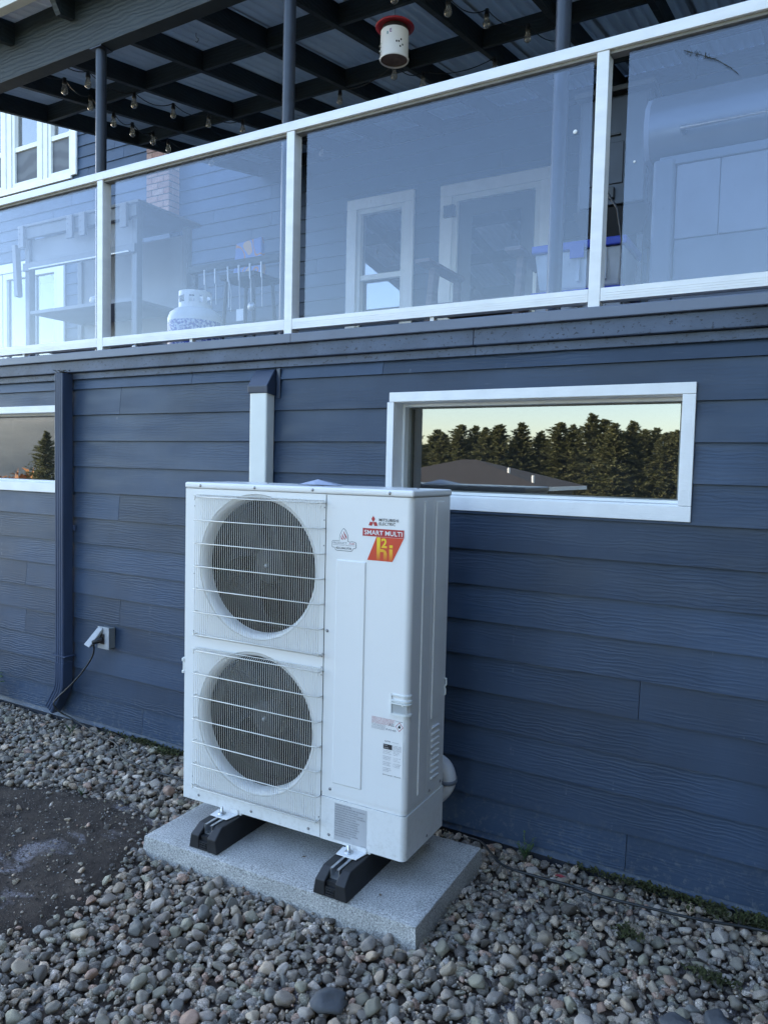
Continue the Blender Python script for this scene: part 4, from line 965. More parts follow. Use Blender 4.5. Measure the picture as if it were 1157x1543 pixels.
# ------------------------------------------------------------------ heat pump
hp = thing('heat_pump', 'tall white two-fan outdoor heat pump unit with red and yellow sticker', 'heat pump', (0, 0, 0), UY)
INNER = M('inner_dark', (.012, .011, .014), .8, spec=.1); setcol(INNER, vary(INNER, vecnode(INNER), (.012, .011, .014), 9, .3))
COIL = M('coil_fins', (.03, .032, .036), .8, spec=.1); setcol(COIL, ramp(COIL, grain_wave(COIL, vecnode(COIL), 60, 0, 1, 'X'), [(.3, (.008, .008, .011)), (.8, (.022, .022, .030))]))
FANM = M('fan_plastic', (.010, .010, .013), .6, spec=.15); setcol(FANM, vary(FANM, vecnode(FANM), (.012, .013, .016), 9, .15))
HUBM = M('fan_hub_plastic', (.03, .031, .034), .6, spec=.2); setcol(HUBM, vary(HUBM, vecnode(HUBM), (.03, .031, .034), 9, .1))
WIRE = M('grille_wire', (.70, .69, .64), .35); setcol(WIRE, vary(WIRE, vecnode(WIRE), (.70, .69, .64), 9, .08))
mb = MB(); NA = 72; CU = .368; rr = .290
for (cz, z0, z1) in ((1.0105, .697, 1.312), (.3825, .001, .697)):
    angs = [2 * math.pi * k / NA for k in range(NA)]
    for (cx, cz2) in ((.001, z0), (.690, z0), (.001, z1), (.690, z1)): angs.append(math.atan2(cz2 - cz, cx - CU) % (2 * math.pi))
    angs.sort(); inn = []; outr = []
    for a in angs:
        ca, sa = math.cos(a), math.sin(a); t = 1e9
        if ca > 1e-9: t = min(t, (.690 - CU) / ca)
        if ca < -1e-9: t = min(t, (.001 - CU) / ca)
        if sa > 1e-9: t = min(t, (z1 - cz) / sa)
        if sa < -1e-9: t = min(t, (z0 - cz) / sa)
        inn.append((CU + rr * ca, 0, cz + rr * sa)); outr.append((CU + t * ca, 0, cz + t * sa))
    n_ = len(angs); mb.add(inn + outr, [(k, n_ + k, n_ + (k + 1) % n_, (k + 1) % n_) for k in range(n_)])
mb.build('fan_panel', WHITE, hp)
for cz in (1.0105, .3825):
    prof = [(rr, 0)] + [(.266 + .024 * (1 - math.sin(t)), .040 * (1 - math.cos(t))) for t in (.0, .3, .6, .9, 1.2, 1.57)] + [(.266, .050)]
    MB().lathe(prof, (CU, 0, cz), 96, 'y').build('fan_shroud', WHITE, hp)
    MB().lathe([(.266, .0502), (.268, .125)], (CU, 0, cz), 72, 'y').build('duct', INNER, hp)
    fn = thing('fan', None, None); fn.parent = hp; fn.location = (CU, .085, cz)
    MB().lathe([(0, -.014), (.03, -.012), (.066, -.004), (.076, .008), (.078, .05)], (0, 0, 0), 40, 'y').build('hub', HUBM, fn)
    MB().lathe([(0, -.026), (.006, -.026), (.009, -.018), (.009, -.012)], (0, 0, 0), 12, 'y').build('hub_nut', STEEL, fn)
    mb = MB()
    for b in range(4):
        a0 = b * math.pi / 2 + (.4 if cz > .7 else .9); vs = []; NR, NT = 8, 9
        for i in range(NR + 1):
            r = .072 + .18 * i / NR
            for j in range(NT + 1):
                t = j / NT; a = a0 + .32 * (i / NR) ** 1.3 + t * (.75 + .35 * i / NR); vs.append((r * math.cos(a), .045 - .06 * t + .02 * math.sin(t * 3.14), r * math.sin(a)))
        mb.add(vs, [(i * (NT + 1) + j, i * (NT + 1) + j + 1, (i + 1) * (NT + 1) + j + 1, (i + 1) * (NT + 1) + j) for i in range(NR) for j in range(NT)], True)
    mb.build('blades', FANM, fn)
mb = MB(); mb.box(.004, .688, .20, .205, .02, 1.30); mb.build('coil', COIL, hp)
mb = MB(); mb.box(.004, .688, .126, .199, .690, .702); mb.box(.6885, .6925, .004, .199, .02, 1.30); mb.build('divider', INNER, hp)
# side walls, back, base, lid
box('left_panel', WHITE, hp, 0.0, .0009, .0005, .328, .001, 1.312); MB().box(.002, 1.046, .326, .3295, .001, 1.312).build('back_panel', WHITE, hp)
box('base_pan', WHITE, hp, .002, 1.046, .006, .3255, .0005, .003)
mb = MB(); mb.box(-.003, 1.054, -.005, .335, 1.3125, 1.338); lid = mb.build('lid', WHITE, hp, .009, 3)
def arc(cx, cy, r, a0, a1, n=8): return [(cx + r * math.cos(a0 + (a1 - a0) * k / n), cy + r * math.sin(a0 + (a1 - a0) * k / n)) for k in range(n + 1)]
def wrapped(name, u0, yend, v0, v1, prd=0.0, R_=.022, th=.004):
    o_ = [(u0, -prd)] + arc(1.05 + prd - R_, R_ - prd, R_, -math.pi / 2, 0) + [(1.05 + prd, yend)]
    i_ = [(1.05 + prd - th, yend)] + arc(1.05 + prd - R_, R_ - prd, R_ - th, 0, -math.pi / 2) + [(u0, -prd + th)]
    mb = MB(); poly = o_ + i_; n = len(poly); vs = [(a, b, v0) for a, b in poly] + [(a, b, v1) for a, b in poly]
    mb.add(vs, [(i, (i + 1) % n, n + (i + 1) % n, n + i) for i in range(n)])
    m_ = len(o_)
    for zoff in (0, n):
        for i in range(m_ - 1):
            q = (zoff + i, zoff + i + 1, zoff + n - 2 - i, zoff + n - 1 - i); mb.add([vs[k] for k in q], [(0, 1, 2, 3) if zoff else (3, 2, 1, 0)])
    return mb.build(name, WHITE, hp)
sp = wrapped('service_panel', .6935, .1745, .185, 1.3115)
mod = None
wrapped('lower_cover', .6935, .328, .001, .166, .0022); wrapped('cover_lip', .6935, .328, .1665, .1835, -.003)
box('side_panel', WHITE, hp, 1.046, 1.050, .1765, .3255, .185, 1.3115, .001)
# embossed fields
def emb(pts, axis, d0, d1, inset):
    pass
mb = MB(); x0, x1, z0, z1 = .741, .868, .226, 1.074; i_ = .004
mb.hexa([(x0, 0.0005, z0), (x1, 0.0005, z0), (x1, 0.0005, z1), (x0, 0.0005, z1), (x0 + i_, -.004, z0 + i_), (x1 - i_, -.004, z0 + i_), (x1 - i_, -.004, z1 - i_), (x0 + i_, -.004, z1 - i_)]).build('embossed_field', WHITE, hp, .0012)
def semb(name, y0, y1, z0, z1, h=.004, i_=.003, mat=WHITE):
    return MB().hexa([(1.0497, y0, z0), (1.0497, y1, z0), (1.0497, y1, z1), (1.0497, y0, z1), (1.050 + h, y0 + i_, z0 + i_), (1.050 + h, y1 - i_, z0 + i_), (1.050 + h, y1 - i_, z1 - i_), (1.050 + h, y0 + i_, z1 - i_)]).build(name, mat, hp, .001)
semb('embossed_field', .092, .122, .212, 1.298); semb('embossed_field', .196, .262, .468, 1.295)
for k in range(9):
    z = .228 + k * .0245
    MB().hexa([(1.0497, .206, z), (1.0497, .272, z - .002), (1.0497, .272, z + .011), (1.0497, .206, z + .013), (1.0505, .208, z + .001), (1.0505, .270, z - .001), (1.058, .268, z + .008), (1.058, .210, z + .010)]).build('louver', WHITE, hp)
# handles
HND = M('handle_plastic', (.76, .78, .77), .35); setcol(HND, vary(HND, vecnode(HND), (.76, .78, .77), 9, .04))
mb = MB()
for (z0, z1, pr) in ((.531, .539, .006), (.573, .578, .007), (.583, .588, .006), (.602, .607, .004)):
    o_ = [(.980, -pr * .3), (.984, -pr)] + arc(1.05 + pr - .024, .024 - pr, .024, -math.pi / 2, 0, 6) + [(1.05 + pr, .022), (1.0505, .028)]
    i_ = [(1.045, .028)] + arc(1.026, .024, .018, 0, -math.pi / 2, 6) + [(.980, .005)]
    mb.prism(o_ + i_, z0, z1, 'z')
mb.box(.979, .986, -.005, .004, .531, .607)
mb.build('handle', HND, hp, .001)
mb = MB(); mb.add([(.986, -.0012, .540), (1.030, -.0012, .540), (1.046, .001, .545), (1.046, .001, .572), (.986, -.0012, .572)], [(0, 1, 2, 3, 4)]); 
RECS = M('handle_recess', (.40, .42, .43), .5); setcol(RECS, vary(RECS, vecnode(RECS), (.40, .42, .43), 9, .1)); mb.build('handle_recess', RECS, hp)
mb = MB(); mb.box(-.010, -.0005, .06, .09, .585, .600); mb.box(-.010, -.0005, .0, .03, .533, .600); mb.box(-.012, -.0005, -.004, .004, .583, .597); mb.box(-.012, -.0005, -.004, .004, .533, .545); mb.build('handle', HND, hp, .002)
mb = MB(); mb.tube([(1.051, .312, .600), (1.058, .316, .598), (1.058, .318, .575), (1.052, .315, .565), (1.056, .316, .555), (1.056, .316, .538), (1.051, .314, .532)], .0035, 6); mb.build('handle', HND, hp)
# grilles
def grille(z0, z1):
    g = thing('fan_grille', None, None); g.parent = hp
    mb = MB(); N = 60; yw = -.026
    for k in range(N + 1):
        u = .076 + (.682 - .076) * k / N
        mb.tube([(u, -.001, z1 + .008), (u, -.016, z1 + .010), (u, yw, z1 + .001), (u, yw, z0 + .0), (u, -.016, z0 - .008), (u, -.001, z0 - .006)], .00105, 5, cap=False)
    mb.build('vertical_wires', WIRE, g)
    mb = MB()
    zs = [z1 - (z1 - z0) * j / 6 for j in range(7)]
    for z in zs:
        mb.tube([(.068, -.001, z), (.067, -.018, z), (.072, yw - .0024, z), (.684, yw - .0024, z), (.690, -.018, z), (.689, -.001, z)], .0023, 6)
    for z in (z1 + .010, z0 - .009): mb.tube([(.070, -.014, z), (.688, -.014, z)], .0016, 6)
    for (xx, zz) in ((.684, z1 - .004), (.684, z0 + .004), (.074, z1 - .002), (.074, z0 + .004)):
        mb.tube([(xx - .006, -.030, zz + .01), (xx + .003, -.031, zz + .008), (xx + .005, -.031, zz - .004), (xx, -.031, zz - .010)], .0020, 6)
    mb.build('horizontal_wires', WIRE, g)
    for (a, b) in (((.69, z1 - .0), (.30, 0)),): pass
    return g
grille(.712, 1.279); grille(.070, .646)
SCRW = M('screw_steel', (.30, .30, .31), .35, metal=.9); setcol(SCRW, vary(SCRW, vecnode(SCRW), (.30, .30, .31), 99, .3))
sc0 = MB().lathe([(0, -.0028), (.0035, -.0026), (.0045, -.001), (.0045, 0)], (0, 0, 0), 12, 'y')
sc0.lathe([(.0045, -.0006), (.0062, -.0004), (.0062, 0)], (0, 0, 0), 12, 'y')
s0 = None
for (u, v, y) in ((.083, 1.325, -.005), (.36, 1.325, -.005), (.632, 1.326, -.005), (.959, 1.325, -.005), (.706, .801, 0), (.731, .200, 0), (.731, .024, -.0022), (.085, .026, 0), (.36, .023, 0), (.637, .022, 0)):
    if s0 is None: s0 = sc0.build('screw', SCRW, hp, loc=(u, y, v))
    else: share(s0, hp, (u, y, v))
for (u, v) in ((.697 - .012, 1.262), (.684, 1.215), (.684, 1.12), (.684, .70), (.684, .66), (.684, .63), (.05, 1.24), (.05, .96), (.05, .72), (.05, .64), (.05, .35), (.05, .1), (.684, .35), (.684, .08)):
    share(s0, hp, (u, -.0002, v), sc=(.45, .6, .45))
for (y, z) in ((.20, .192), (.185, .022), (.30, .192)): share(s0, hp, (1.0524 if z < .1 else 1.0505, y, z), (0, 0, R(90)))
share(s0, hp, (.99, .16, 1.339), (R(-90), 0, 0)); share(s0, hp, (.30, .16, 1.339), (R(-90), 0, 0))
# support legs, bolts
for u in (.255, .855):
    lg = thing('support_bracket', None, None); lg.parent = hp
    mb = MB(); mb.hexa([(u - .055, -.060, -.0085), (u + .030, -.060, -.0085), (u + .042, .0, -.0085), (u - .060, .0, -.0085), (u - .055, -.060, -.0055), (u + .030, -.060, -.0055), (u + .042, .0, -.0055), (u - .060, .0, -.0055)])
    mb.box(u - .05, u + .055, .001, .33, -.0085, 0.0); mb.box(u + .004, u + .042, -.004, -.0005, -.0052, .012)
    mb.build('bracket_plate', WHITE, lg, .001)
    mb = MB(); bx = u - .018; mb.lathe([(.0, .024), (.0055, .022), (.0055, -.03)], (bx, -.030, 0), 12); mb.lathe([(0, -.0015), (.016, -.0015), (.016, -.0053)], (bx, -.030, 0), 20); mb.lathe([(0, .004), (.011, .004), (.011, -.0015)], (bx, -.030, 0), 6, smooth=False)
    mb.build('bolt', GALV, lg)
# rear pipe
PIPE = M('pipe_wrap', (.66, .68, .72), .5); setcol(PIPE, vary(PIPE, vecnode(PIPE), (.66, .68, .72), 12, .1)); bump(PIPE, noise(PIPE, vecnode(PIPE), 25, 3), .6, .006)
pp = thing('pipe_bundle', 'white wrapped pipe elbow with grey strap coming out behind the heat pump', 'pipe')
MB().tube(cpath([(.90, .40, .238), (.950, .43, .225), (.992, .455, .195), (1.006, .465, .150), (.994, .46, .110), (.958, .44, .072), (.90, .42, .045)], 6), .042, 18).build('insulated_pipe', PIPE, pp)
mb = MB(); mb.lathe([(.043, -.009), (.048, -.007), (.048, .007), (.043, .009)], (0, 0, 0), 24); o = mb.build('strap', GREYF, pp, loc=(1.005, .464, .150)); o.rotation_euler = (R(6), R(8), 0)
PLAS = M('clear_film', (.55, .60, .75), .25); setcol(PLAS, vary(PLAS, vecnode(PLAS), (.55, .60, .75), 9, .1))
mb = MB(); pts = [(.42, .20, 1.339), (.47, .14, 1.341), (.55, .13, 1.343), (.64, .17, 1.3395), (.60, .28, 1.34), (.47, .29, 1.34)]; c = (.52, .20, 1.362); mb.add(pts + [c], [(i, (i + 1) % 6, 6) for i in range(6)]); o = mb.build('plastic_wrapper', PLAS); o.rotation_euler = (0, 0, UY)
tag(o, 'crumpled clear plastic wrapper lying on top of the heat pump', 'wrapper')

# ---- printing on the unit
def flat(name, col, rough=.4):
    mt = M(name, col, rough); setcol(mt, vary(mt, vecnode(mt), col, 20, .04)); return mt
BLK = flat('print_black', (.03, .03, .035)); RED = flat('print_red', (.42, .025, .03)); PAPER = flat('sticker_white', (.80, .80, .80)); GRT = flat('print_grey', (.16, .17, .19)); GRB = flat('label_grey', (.50, .51, .53))
REDO = flat('print_orange_red', (.62, .055, .02)); DRED = flat('print_dull_red', (.40, .06, .08))
YEL = M('print_flame_yellow', (.9, .6, .03), .4)
_tc = vecnode(YEL, (1, 1, 1)); n, l = nt(YEL); sx = n.new('ShaderNodeSeparateXYZ'); l.new(_tc, sx.inputs[0]); mr = n.new('ShaderNodeMapRange'); mr.inputs[1].default_value = 1.083; mr.inputs[2].default_value = 1.165; l.new(sx.outputs[2], mr.inputs[0])
setcol(YEL, ramp(YEL, mr.outputs[0], [(0, (.62, .09, .02)), (.35, (.80, .38, .02)), (.7, (.85, .60, .02))]))
def poly(name, pts, mat, y=-.0006, parent=None):
    mb = MB(); n = len(pts); mb.add([(a, y, b) for a, b in pts], [tuple(range(n))]); return mb.build(name, mat, parent or hp)
def rect(a, b, c, d): return [(a, c), (b, c), (b, d), (a, d)]
def text(s, u, v, h, mat, y, width=None, parent=None, align='LEFT', bold=0, name='lettering', spacing=1.0):
    cu = bpy.data.curves.new(name, 'FONT'); cu.body = s; cu.size = 1; cu.align_x = align; cu.offset = bold; cu.space_line = spacing; cu.resolution_u = 3
    o = bpy.data.objects.new(name, cu); COL.objects.link(o); bpy.context.view_layer.update()
    me = bpy.data.meshes.new_from_object(o.evaluated_get(bpy.context.evaluated_depsgraph_get())); bpy.data.objects.remove(o); bpy.data.curves.remove(cu)
    co = np.zeros(len(me.vertices) * 3); me.vertices.foreach_get('co', co); co = co.reshape(-1, 3)
    if not len(co): return None
    nl = s.count('\n') + 1; H = .72 if nl == 1 else co[:, 1].max() - co[:, 1].min(); sy = h / H
    sx_ = (width / (co[:, 0].max() - co[:, 0].min())) if width else sy
    x0 = co[:, 0].min() if align == 'LEFT' else 0; y0 = 0 if nl == 1 else co[:, 1].min()
    new = np.stack([u + (co[:, 0] - x0) * sx_, np.full(len(co), y), v + (co[:, 1] - y0) * sy], 1)
    me.vertices.foreach_set('co', new.ravel()); me.update(); me.materials.append(mat)
    o = bpy.data.objects.new(name, me); COL.objects.link(o); o.parent = parent or hp; return o
ms = thing('maker_sticker', None, None); ms.parent = hp
L1, L2, L3 = -.0006, -.0010, -.0014
poly('backing', [(.846, 1.1985), (.870, 1.1985), (1.021, 1.1985), (1.021, 1.166), (.975, 1.0785), (.868, 1.0785), (.905, 1.1645), (.846, 1.1645)][::-1], PAPER, L1, ms)
poly('red_band', [(.850, 1.1675), (1.018, 1.1675), (1.018, 1.196), (.850, 1.196)], RED, L2, ms)
poly('orange_field', [(.871, 1.081), (.974, 1.081), (1.0175, 1.1668), (.907, 1.1668)], REDO, L2, ms)
text('SMART MULTI', .857, 1.1735, .0165, PAPER, L3, .154, ms, bold=.015)
text('MITSUBISHI', .9165, 1.2235, .0105, BLK, L2, .078, ms, bold=.012); text('ELECTRIC', .9165, 1.2095, .0105, BLK, L2, .066, ms, bold=.012)
cxl, czl, dw, dh = .8925, 1.222, .0085, .0115
def rh(cx, cz, a): # diamond from the centre outwards in direction a
    ca, sa = math.cos(a), math.sin(a); Ld, wd = .0235, .0085; P = [(0, 0), (Ld / 2, -wd), (Ld, 0), (Ld / 2, wd)]
    return [(cx + (x * ca - y * sa) * .92, cz + (x * sa + y * ca)) for x, y in P]
for a in (90, 210, 330): poly('logo_diamond', rh(cxl, 1.2185, R(a)), RED, L2, ms)
# h 2 i lettering built from strokes
def st(a, b, c, d, mt=YEL, y=L3): poly('letter_stroke', rect(a, b, c, d), mt, y, ms)
st(.9095, .9235, 1.083, 1.1655); st(.9240, .9375, 1.1135, 1.1235); poly('letter_stroke', [(.9380, 1.083), (.9515, 1.083), (.9515, 1.108), (.9475, 1.1175), (.9380, 1.1235)], YEL, L3, ms)
st(.9605, .9740, 1.083, 1.1255); st(.9605, .9740, 1.1300, 1.1400)
text('2', .9275, 1.1300, .0330, YEL, L3, .0235, ms, bold=.03)
# contractor sticker
cs = thing('contractor_sticker', None, None); cs.parent = hp
outl = [(.719, 1.1195), (.723, 1.1165), (.731, 1.1160), (.735, 1.1080), (.741, 1.1055), (.803, 1.1055), (.808, 1.1085), (.812, 1.1160), (.820, 1.1170), (.824, 1.1215), (.824, 1.1370), (.820, 1.1420), (.804, 1.1435), (.797, 1.1410), (.789, 1.1430), (.790, 1.1520), (.788, 1.1650), (.781, 1.1790), (.775, 1.1870), (.770, 1.1900), (.765, 1.1870), (.759, 1.1770), (.753, 1.1650), (.751, 1.1530), (.752, 1.1430), (.724, 1.1430), (.719, 1.1390)]
poly('sticker_border', outl, GRT, L1, cs); cc = (.771, 1.135)
def inset(P, d):
    out = []; n = len(P)
    for i in range(n):
        a, b, c = Vector(P[i - 1]), Vector(P[i]), Vector(P[(i + 1) % n]); t1 = (b - a).normalized(); t2 = (c - b).normalized(); nn = Vector((-(t1.y + t2.y), t1.x + t2.x)); 
        if nn.length > 1e-6: nn.normalize()
        out.append(tuple(b + nn * d))
    return out
poly('sticker_face', inset(outl, .0022), PAPER, L2, cs)
poly('flame', [(.7705, 1.181), (.774, 1.172), (.7825, 1.160), (.784, 1.151), (.780, 1.153), (.775, 1.162), (.770, 1.172)][::-1], DRED, L3, cs)
poly('flame', [(.764, 1.172), (.767, 1.163), (.777, 1.150), (.776, 1.147), (.768, 1.154), (.763, 1.163)][::-1], DRED, L3, cs); poly('flame', [(.758, 1.163), (.765, 1.152), (.769, 1.146), (.760, 1.149)][::-1], DRED, L3, cs)
text('PRODUCT', .7245, 1.1310, .0078, GRT, L3, .060, cs); text('AIR', .7935, 1.1310, .0075, DRED, L3, .025, cs); text('HEATING  COOLING  REFRIGERATION', .7255, 1.1255, .0032, GRT, L3, .092, cs); text('425.244.3736', .7375, 1.1125, .0078, BLK, L3, .067, cs, bold=.02)
# flammable refrigerant label
rl = thing('hazard_label', None, None); rl.parent = hp
poly('label_face', rect(.902, 1.034, .4665, .5140), PAPER, L1, rl)
random.seed(5)
def words(n):
    w_ = ['WARNING', 'RISK OF FIRE', 'FLAMMABLE', 'REFRIGERANT', 'USED', 'TO BE REPAIRED', 'ONLY BY', 'TRAINED', 'SERVICE', 'PERSONNEL', 'DO NOT', 'PUNCTURE', 'TUBING', 'DISPOSE OF', 'PROPERLY', 'IN', 'ACCORDANCE', 'WITH', 'LOCAL', 'CODES']
    s = ''
    while len(s) < n: s += random.choice(w_) + ' '
    return s[:n].strip()
for k in range(5): text(words(46), .904, .5095 - k * .0050, .0036, DRED, L2, .096 if k < 3 else .082, rl)
for k in range(5): text(words(44), .904, .4850 - k * .0040, .0026, GRT, L2, .058, rl)
text('A2L', .9755, .4885, .0105, BLK, L2, .024, rl); text('R454B', .965, .4710, .0070, GRT, L2, .040, rl); text('DANGER', 1.003, .5085, .0034, BLK, L2, .028, rl)
d0 = (1.018, .4915); 
poly('hazard_diamond', [(d0[0] - .0155, d0[1]), (d0[0], d0[1] - .0175), (d0[0] + .0155, d0[1]), (d0[0], d0[1] + .0175)], RED, L2, rl); poly('hazard_diamond_face', [(d0[0] - .0130, d0[1]), (d0[0], d0[1] - .0148), (d0[0] + .0130, d0[1]), (d0[0], d0[1] + .0148)], PAPER, L3, rl)
poly('flame_symbol', [(d0[0] - .0045, d0[1] - .005), (d0[0] + .0045, d0[1] - .005), (d0[0] + .0055, d0[1] + .001), (d0[0] + .001, d0[1] + .0085), (d0[0] - .0015, d0[1] + .003), (d0[0] - .005, d0[1] + .002)], BLK, -.0018, rl)
# rating plate
rp = thing('rating_label', None, None); rp.parent = hp
poly('label_face', rect(.953, 1.034, .3020, .4370), PAPER, L1, rp)
text('ELECTRIC', .961, .4285, .0050, BLK, L2, .024, rp); text('OUTDOOR UNIT', .990, .4290, .0028, GRT, L2, .026, rp)
poly('dark_plate', rect(.955, .991, .4015, .4200), BLK, L2, rp); text('MODEL', .957, .4140, .0030, PAPER, L3, .016, rp); text('SERIAL NO.', .957, .4060, .0028, PAPER, L3, .020, rp)
for k in range(5): text(''.join(random.choice('0123456789 AVHZKW') for _ in range(14)), .994, .4170 - k * .0042, .0027, GRT, L2, .034, rp)
for k in range(15):
    z = .3950 - k * .0054
    if k % 4 == 3: continue
    text(words(20), .955, z, .0028, GRT, L2, random.uniform(.024, .034), rp)
    if k < 11: text(''.join(random.choice('0123456789 ./V') for _ in range(10)), .996, z, .0028, GRT, L2, random.uniform(.018, .032), rp)
text('MADE IN THAILAND   CORPORATION', .955, .3055, .0032, BLK, L2, .074, rp, bold=.02)
# warning text block on the lower cover
wl = thing('warning_label', None, None); wl.parent = hp
W1, W2 = -.0028, -.0032
poly('label_face', rect(.755, .895, .0120, .1545), GRB, W1, wl)
lines = ['WARNING: RISK OF FIRE', 'AUXILIARY DEVICES WHICH MAY BE IGNITION', 'SOURCES SHALL NOT BE INSTALLED', 'IN THE DUCTWORK, OTHER THAN AUXILIARY', 'DEVICES LISTED FOR USE WITH THE SPECIFIC', 'APPLIANCE. SEE INSTRUCTIONS.', 'AVERTISSEMENT: RISQUE D INCENDIE', 'LES DISPOSITIFS QUI POURRAIENT', 'ETRE UNE SOURCE NE DOIVENT PAS', 'ETRE INSTALLES DANS LES CONDUITS', 'A L EXCEPTION DES DISPOSITIFS', 'AUXILIAIRES REPERTORIES POUR', 'ETRE UTILISES AVEC CET APPAREIL', 'VOIR LES INSTRUCTIONS']
for k, s_ in enumerate(lines): text(s_, .758, .1465 - k * .0090, .0052, GRT, W2, .0033 * len(s_), wl, bold=.01)
text('BH79', .873, .0150, .0032, GRT, W2, .019, wl)

# ------------------------------------------------------------------ plants, moss, debris
LEAF = M('weed_leaf', (.05, .09, .03), .6); setcol(LEAF, vary(LEAF, vecnode(LEAF), (.05, .095, .03), 40, .35))
def weed(x, y, h, n, label, seed):
    random.seed(seed); t = thing('weed', label, 'plant', (x, y, -.17)); 
    mb = MB(); ml = MB()
    for k in range(n):
        a = random.uniform(0, 6.28); L = h * random.uniform(.6, 1.1); tx, ty = math.cos(a) * L * .5, math.sin(a) * L * .5; tip = Vector((tx, ty, L))
        mb.tube([(0, 0, 0), (tx * .4, ty * .4, L * .6), tip], .0012, 4)
        for j in range(9):
            f = .3 + .7 * j / 8; q = Vector((0, 0, 0)).lerp(tip, f); b = random.uniform(0, 6.28); s = h * random.uniform(.09, .17); d = Vector((math.cos(b), math.sin(b), random.uniform(-.1, .7))).normalized(); sd = d.cross(Vector((0, 0, 1))).normalized() * s * .4
            ml.add([q, q + d * s * .5 + sd, q + d * s, q + d * s * .5 - sd], [(0, 1, 2, 3)])
    mb.build('stem', LEAF, t); ml.build('leaf_cluster', LEAF, t)
weed(1.303, .60, .085, 9, 'small green weed growing at the wall foot right of the pad', 1)
weed(-2.29, .56, .24, 16, 'bushy green weed at the wall foot at the far left edge', 2)
weed(-1.42, .52, .06, 8, 'low green weed below the downspout elbow', 4)
weed(-.68, .02, .035, 9, 'tiny green weed at the edge of the bare soil', 5)
MOSS = M('moss', (.05, .06, .02), .95); setcol(MOSS, ramp(MOSS, noise(MOSS, vecnode(MOSS), 60, 5, .7), [(.3, (.04, .034, .02)), (.55, (.075, .085, .025)), (.8, (.13, .15, .045))])); bump(MOSS, noise(MOSS, vecnode(MOSS), 150, 5, .8), 1, .01)
random.seed(9); mb = MB()
def tuft(cx, cy, rx_, ry_, n, base=-.158):
    for k in range(n):
        x = cx + random.gauss(0, rx_); y = min(.652, cy + random.gauss(0, ry_)); s = random.uniform(.006, .016)
        for q in range(4):
            a = random.uniform(0, 6.28); z = base + random.uniform(-.004, .012); v0 = Vector((x, y, z)); mb.add([v0, v0 + Vector((math.cos(a) * s, math.sin(a) * s, s * random.uniform(.1, .9))), v0 + Vector((math.cos(a + .8) * s, math.sin(a + .8) * s, s * random.uniform(.1, .9)))], [(0, 1, 2)])
tuft(2.14, .61, .10, .028, 420); tuft(1.84, .63, .08, .014, 220); tuft(1.60, .635, .06, .010, 60); tuft(-.95, .63, .12, .014, 160); tuft(1.78, .30, .02, .02, 60); tuft(2.05, .22, .03, .015, 70, -.165); tuft(-.72, .60, .05, .02, 120); tuft(-.05, .64, .3, .012, 150); tuft(-.25, -.86, .05, .03, 90, -.17)
o = mb.build('moss', MOSS); o['kind'] = 'stuff'; o['label'] = 'moss along the foot of the wall'; o['category'] = 'moss'
CHIP = M('soil_crumbs', (.10, .085, .07), .9); n, l = nt(CHIP); gi = n.new('ShaderNodeNewGeometry'); setcol(CHIP, ramp(CHIP, gi.outputs['Random Per Island'], [(0, (.05, .042, .036)), (.6, (.10, .085, .07)), (.85, (.20, .18, .16)), (1, (.42, .40, .38))]))
mb = MB(); n_ = 0
while n_ < 5200:
    x = random.uniform(-2.2, .1); y = random.uniform(-1.4, .15)
    if soilmask(x, y) < -.03 or not inview(x, y, 120): continue
    z = groundz(x, y) + .001; s = random.uniform(.0012, .0042) * (2.2 if random.random() < .05 else 1); a = random.uniform(0, 6.28); e = random.uniform(.4, 1) * (.25 if random.random() < .12 else 1)
    ca, sa = math.cos(a), math.sin(a); P = [(x + ca * s, y + sa * s, z), (x - sa * s * e, y + ca * s * e, z), (x - ca * s, y - sa * s, z), (x + sa * s * e, y - ca * s * e, z)]; mb.add(P + [(x, y, z + s * .9)], [(0, 1, 4), (1, 2, 4), (2, 3, 4), (3, 0, 4)]); n_ += 1
o = mb.build('soil_crumbs', CHIP); o['kind'] = 'stuff'; o['label'] = 'crumbs and chips on the bare soil'; o['category'] = 'debris'
DRYL = M('dry_leaf', (.14, .10, .06), .8); setcol(DRYL, vary(DRYL, vecnode(DRYL), (.15, .11, .07), 60, .3))
REDL = M('red_leaf', (.26, .03, .04), .7); setcol(REDL, vary(REDL, vecnode(REDL), (.26, .03, .04), 60, .2))
def leaf(x, y, z, s, a, mat, label):
    ca, sa = math.cos(a), math.sin(a); out = []
    for (u, v, w_) in ((-1, 0, 0), (-.5, .45, .2), (.1, .5, .15), (.6, .25, .1), (1.1, 0, .05), (.6, -.28, .18), (.1, -.5, .05), (-.5, -.4, .25)): out.append((x + (u * ca - v * sa) * s, y + (u * sa + v * ca) * s, z + w_ * s))
    mb = MB(); mb.add(out + [(x, y, z)], [(i, (i + 1) % 8, 8) for i in range(8)]); o = mb.build('fallen_leaf', mat); tag(o, label, 'leaf')
leaf(1.49, .475, -.125, .022, .3, REDL, 'dark red fallen leaf on the gravel near the cable')
leaf(-.78, .0, -.155, .014, 1.2, DRYL, 'dry leaf at the upper edge of the bare soil')
leaf(-.45, -.50, -.158, .018, 2.1, DRYL, 'curled dry leaf in the middle of the bare soil')
leaf(.62, .02, -.094, .010, .9, DRYL, 'small dark leaf scrap on the concrete pad between the rubber feet')
leaf(1.00, -.045, -.094, .009, 2.4, DRYL, 'small dark leaf scrap on the concrete pad near its right front corner')
leaf(1.40, .02, -.125, .015, .5, DRYL, 'dry brown leaf on the stones just right of the pad corner')

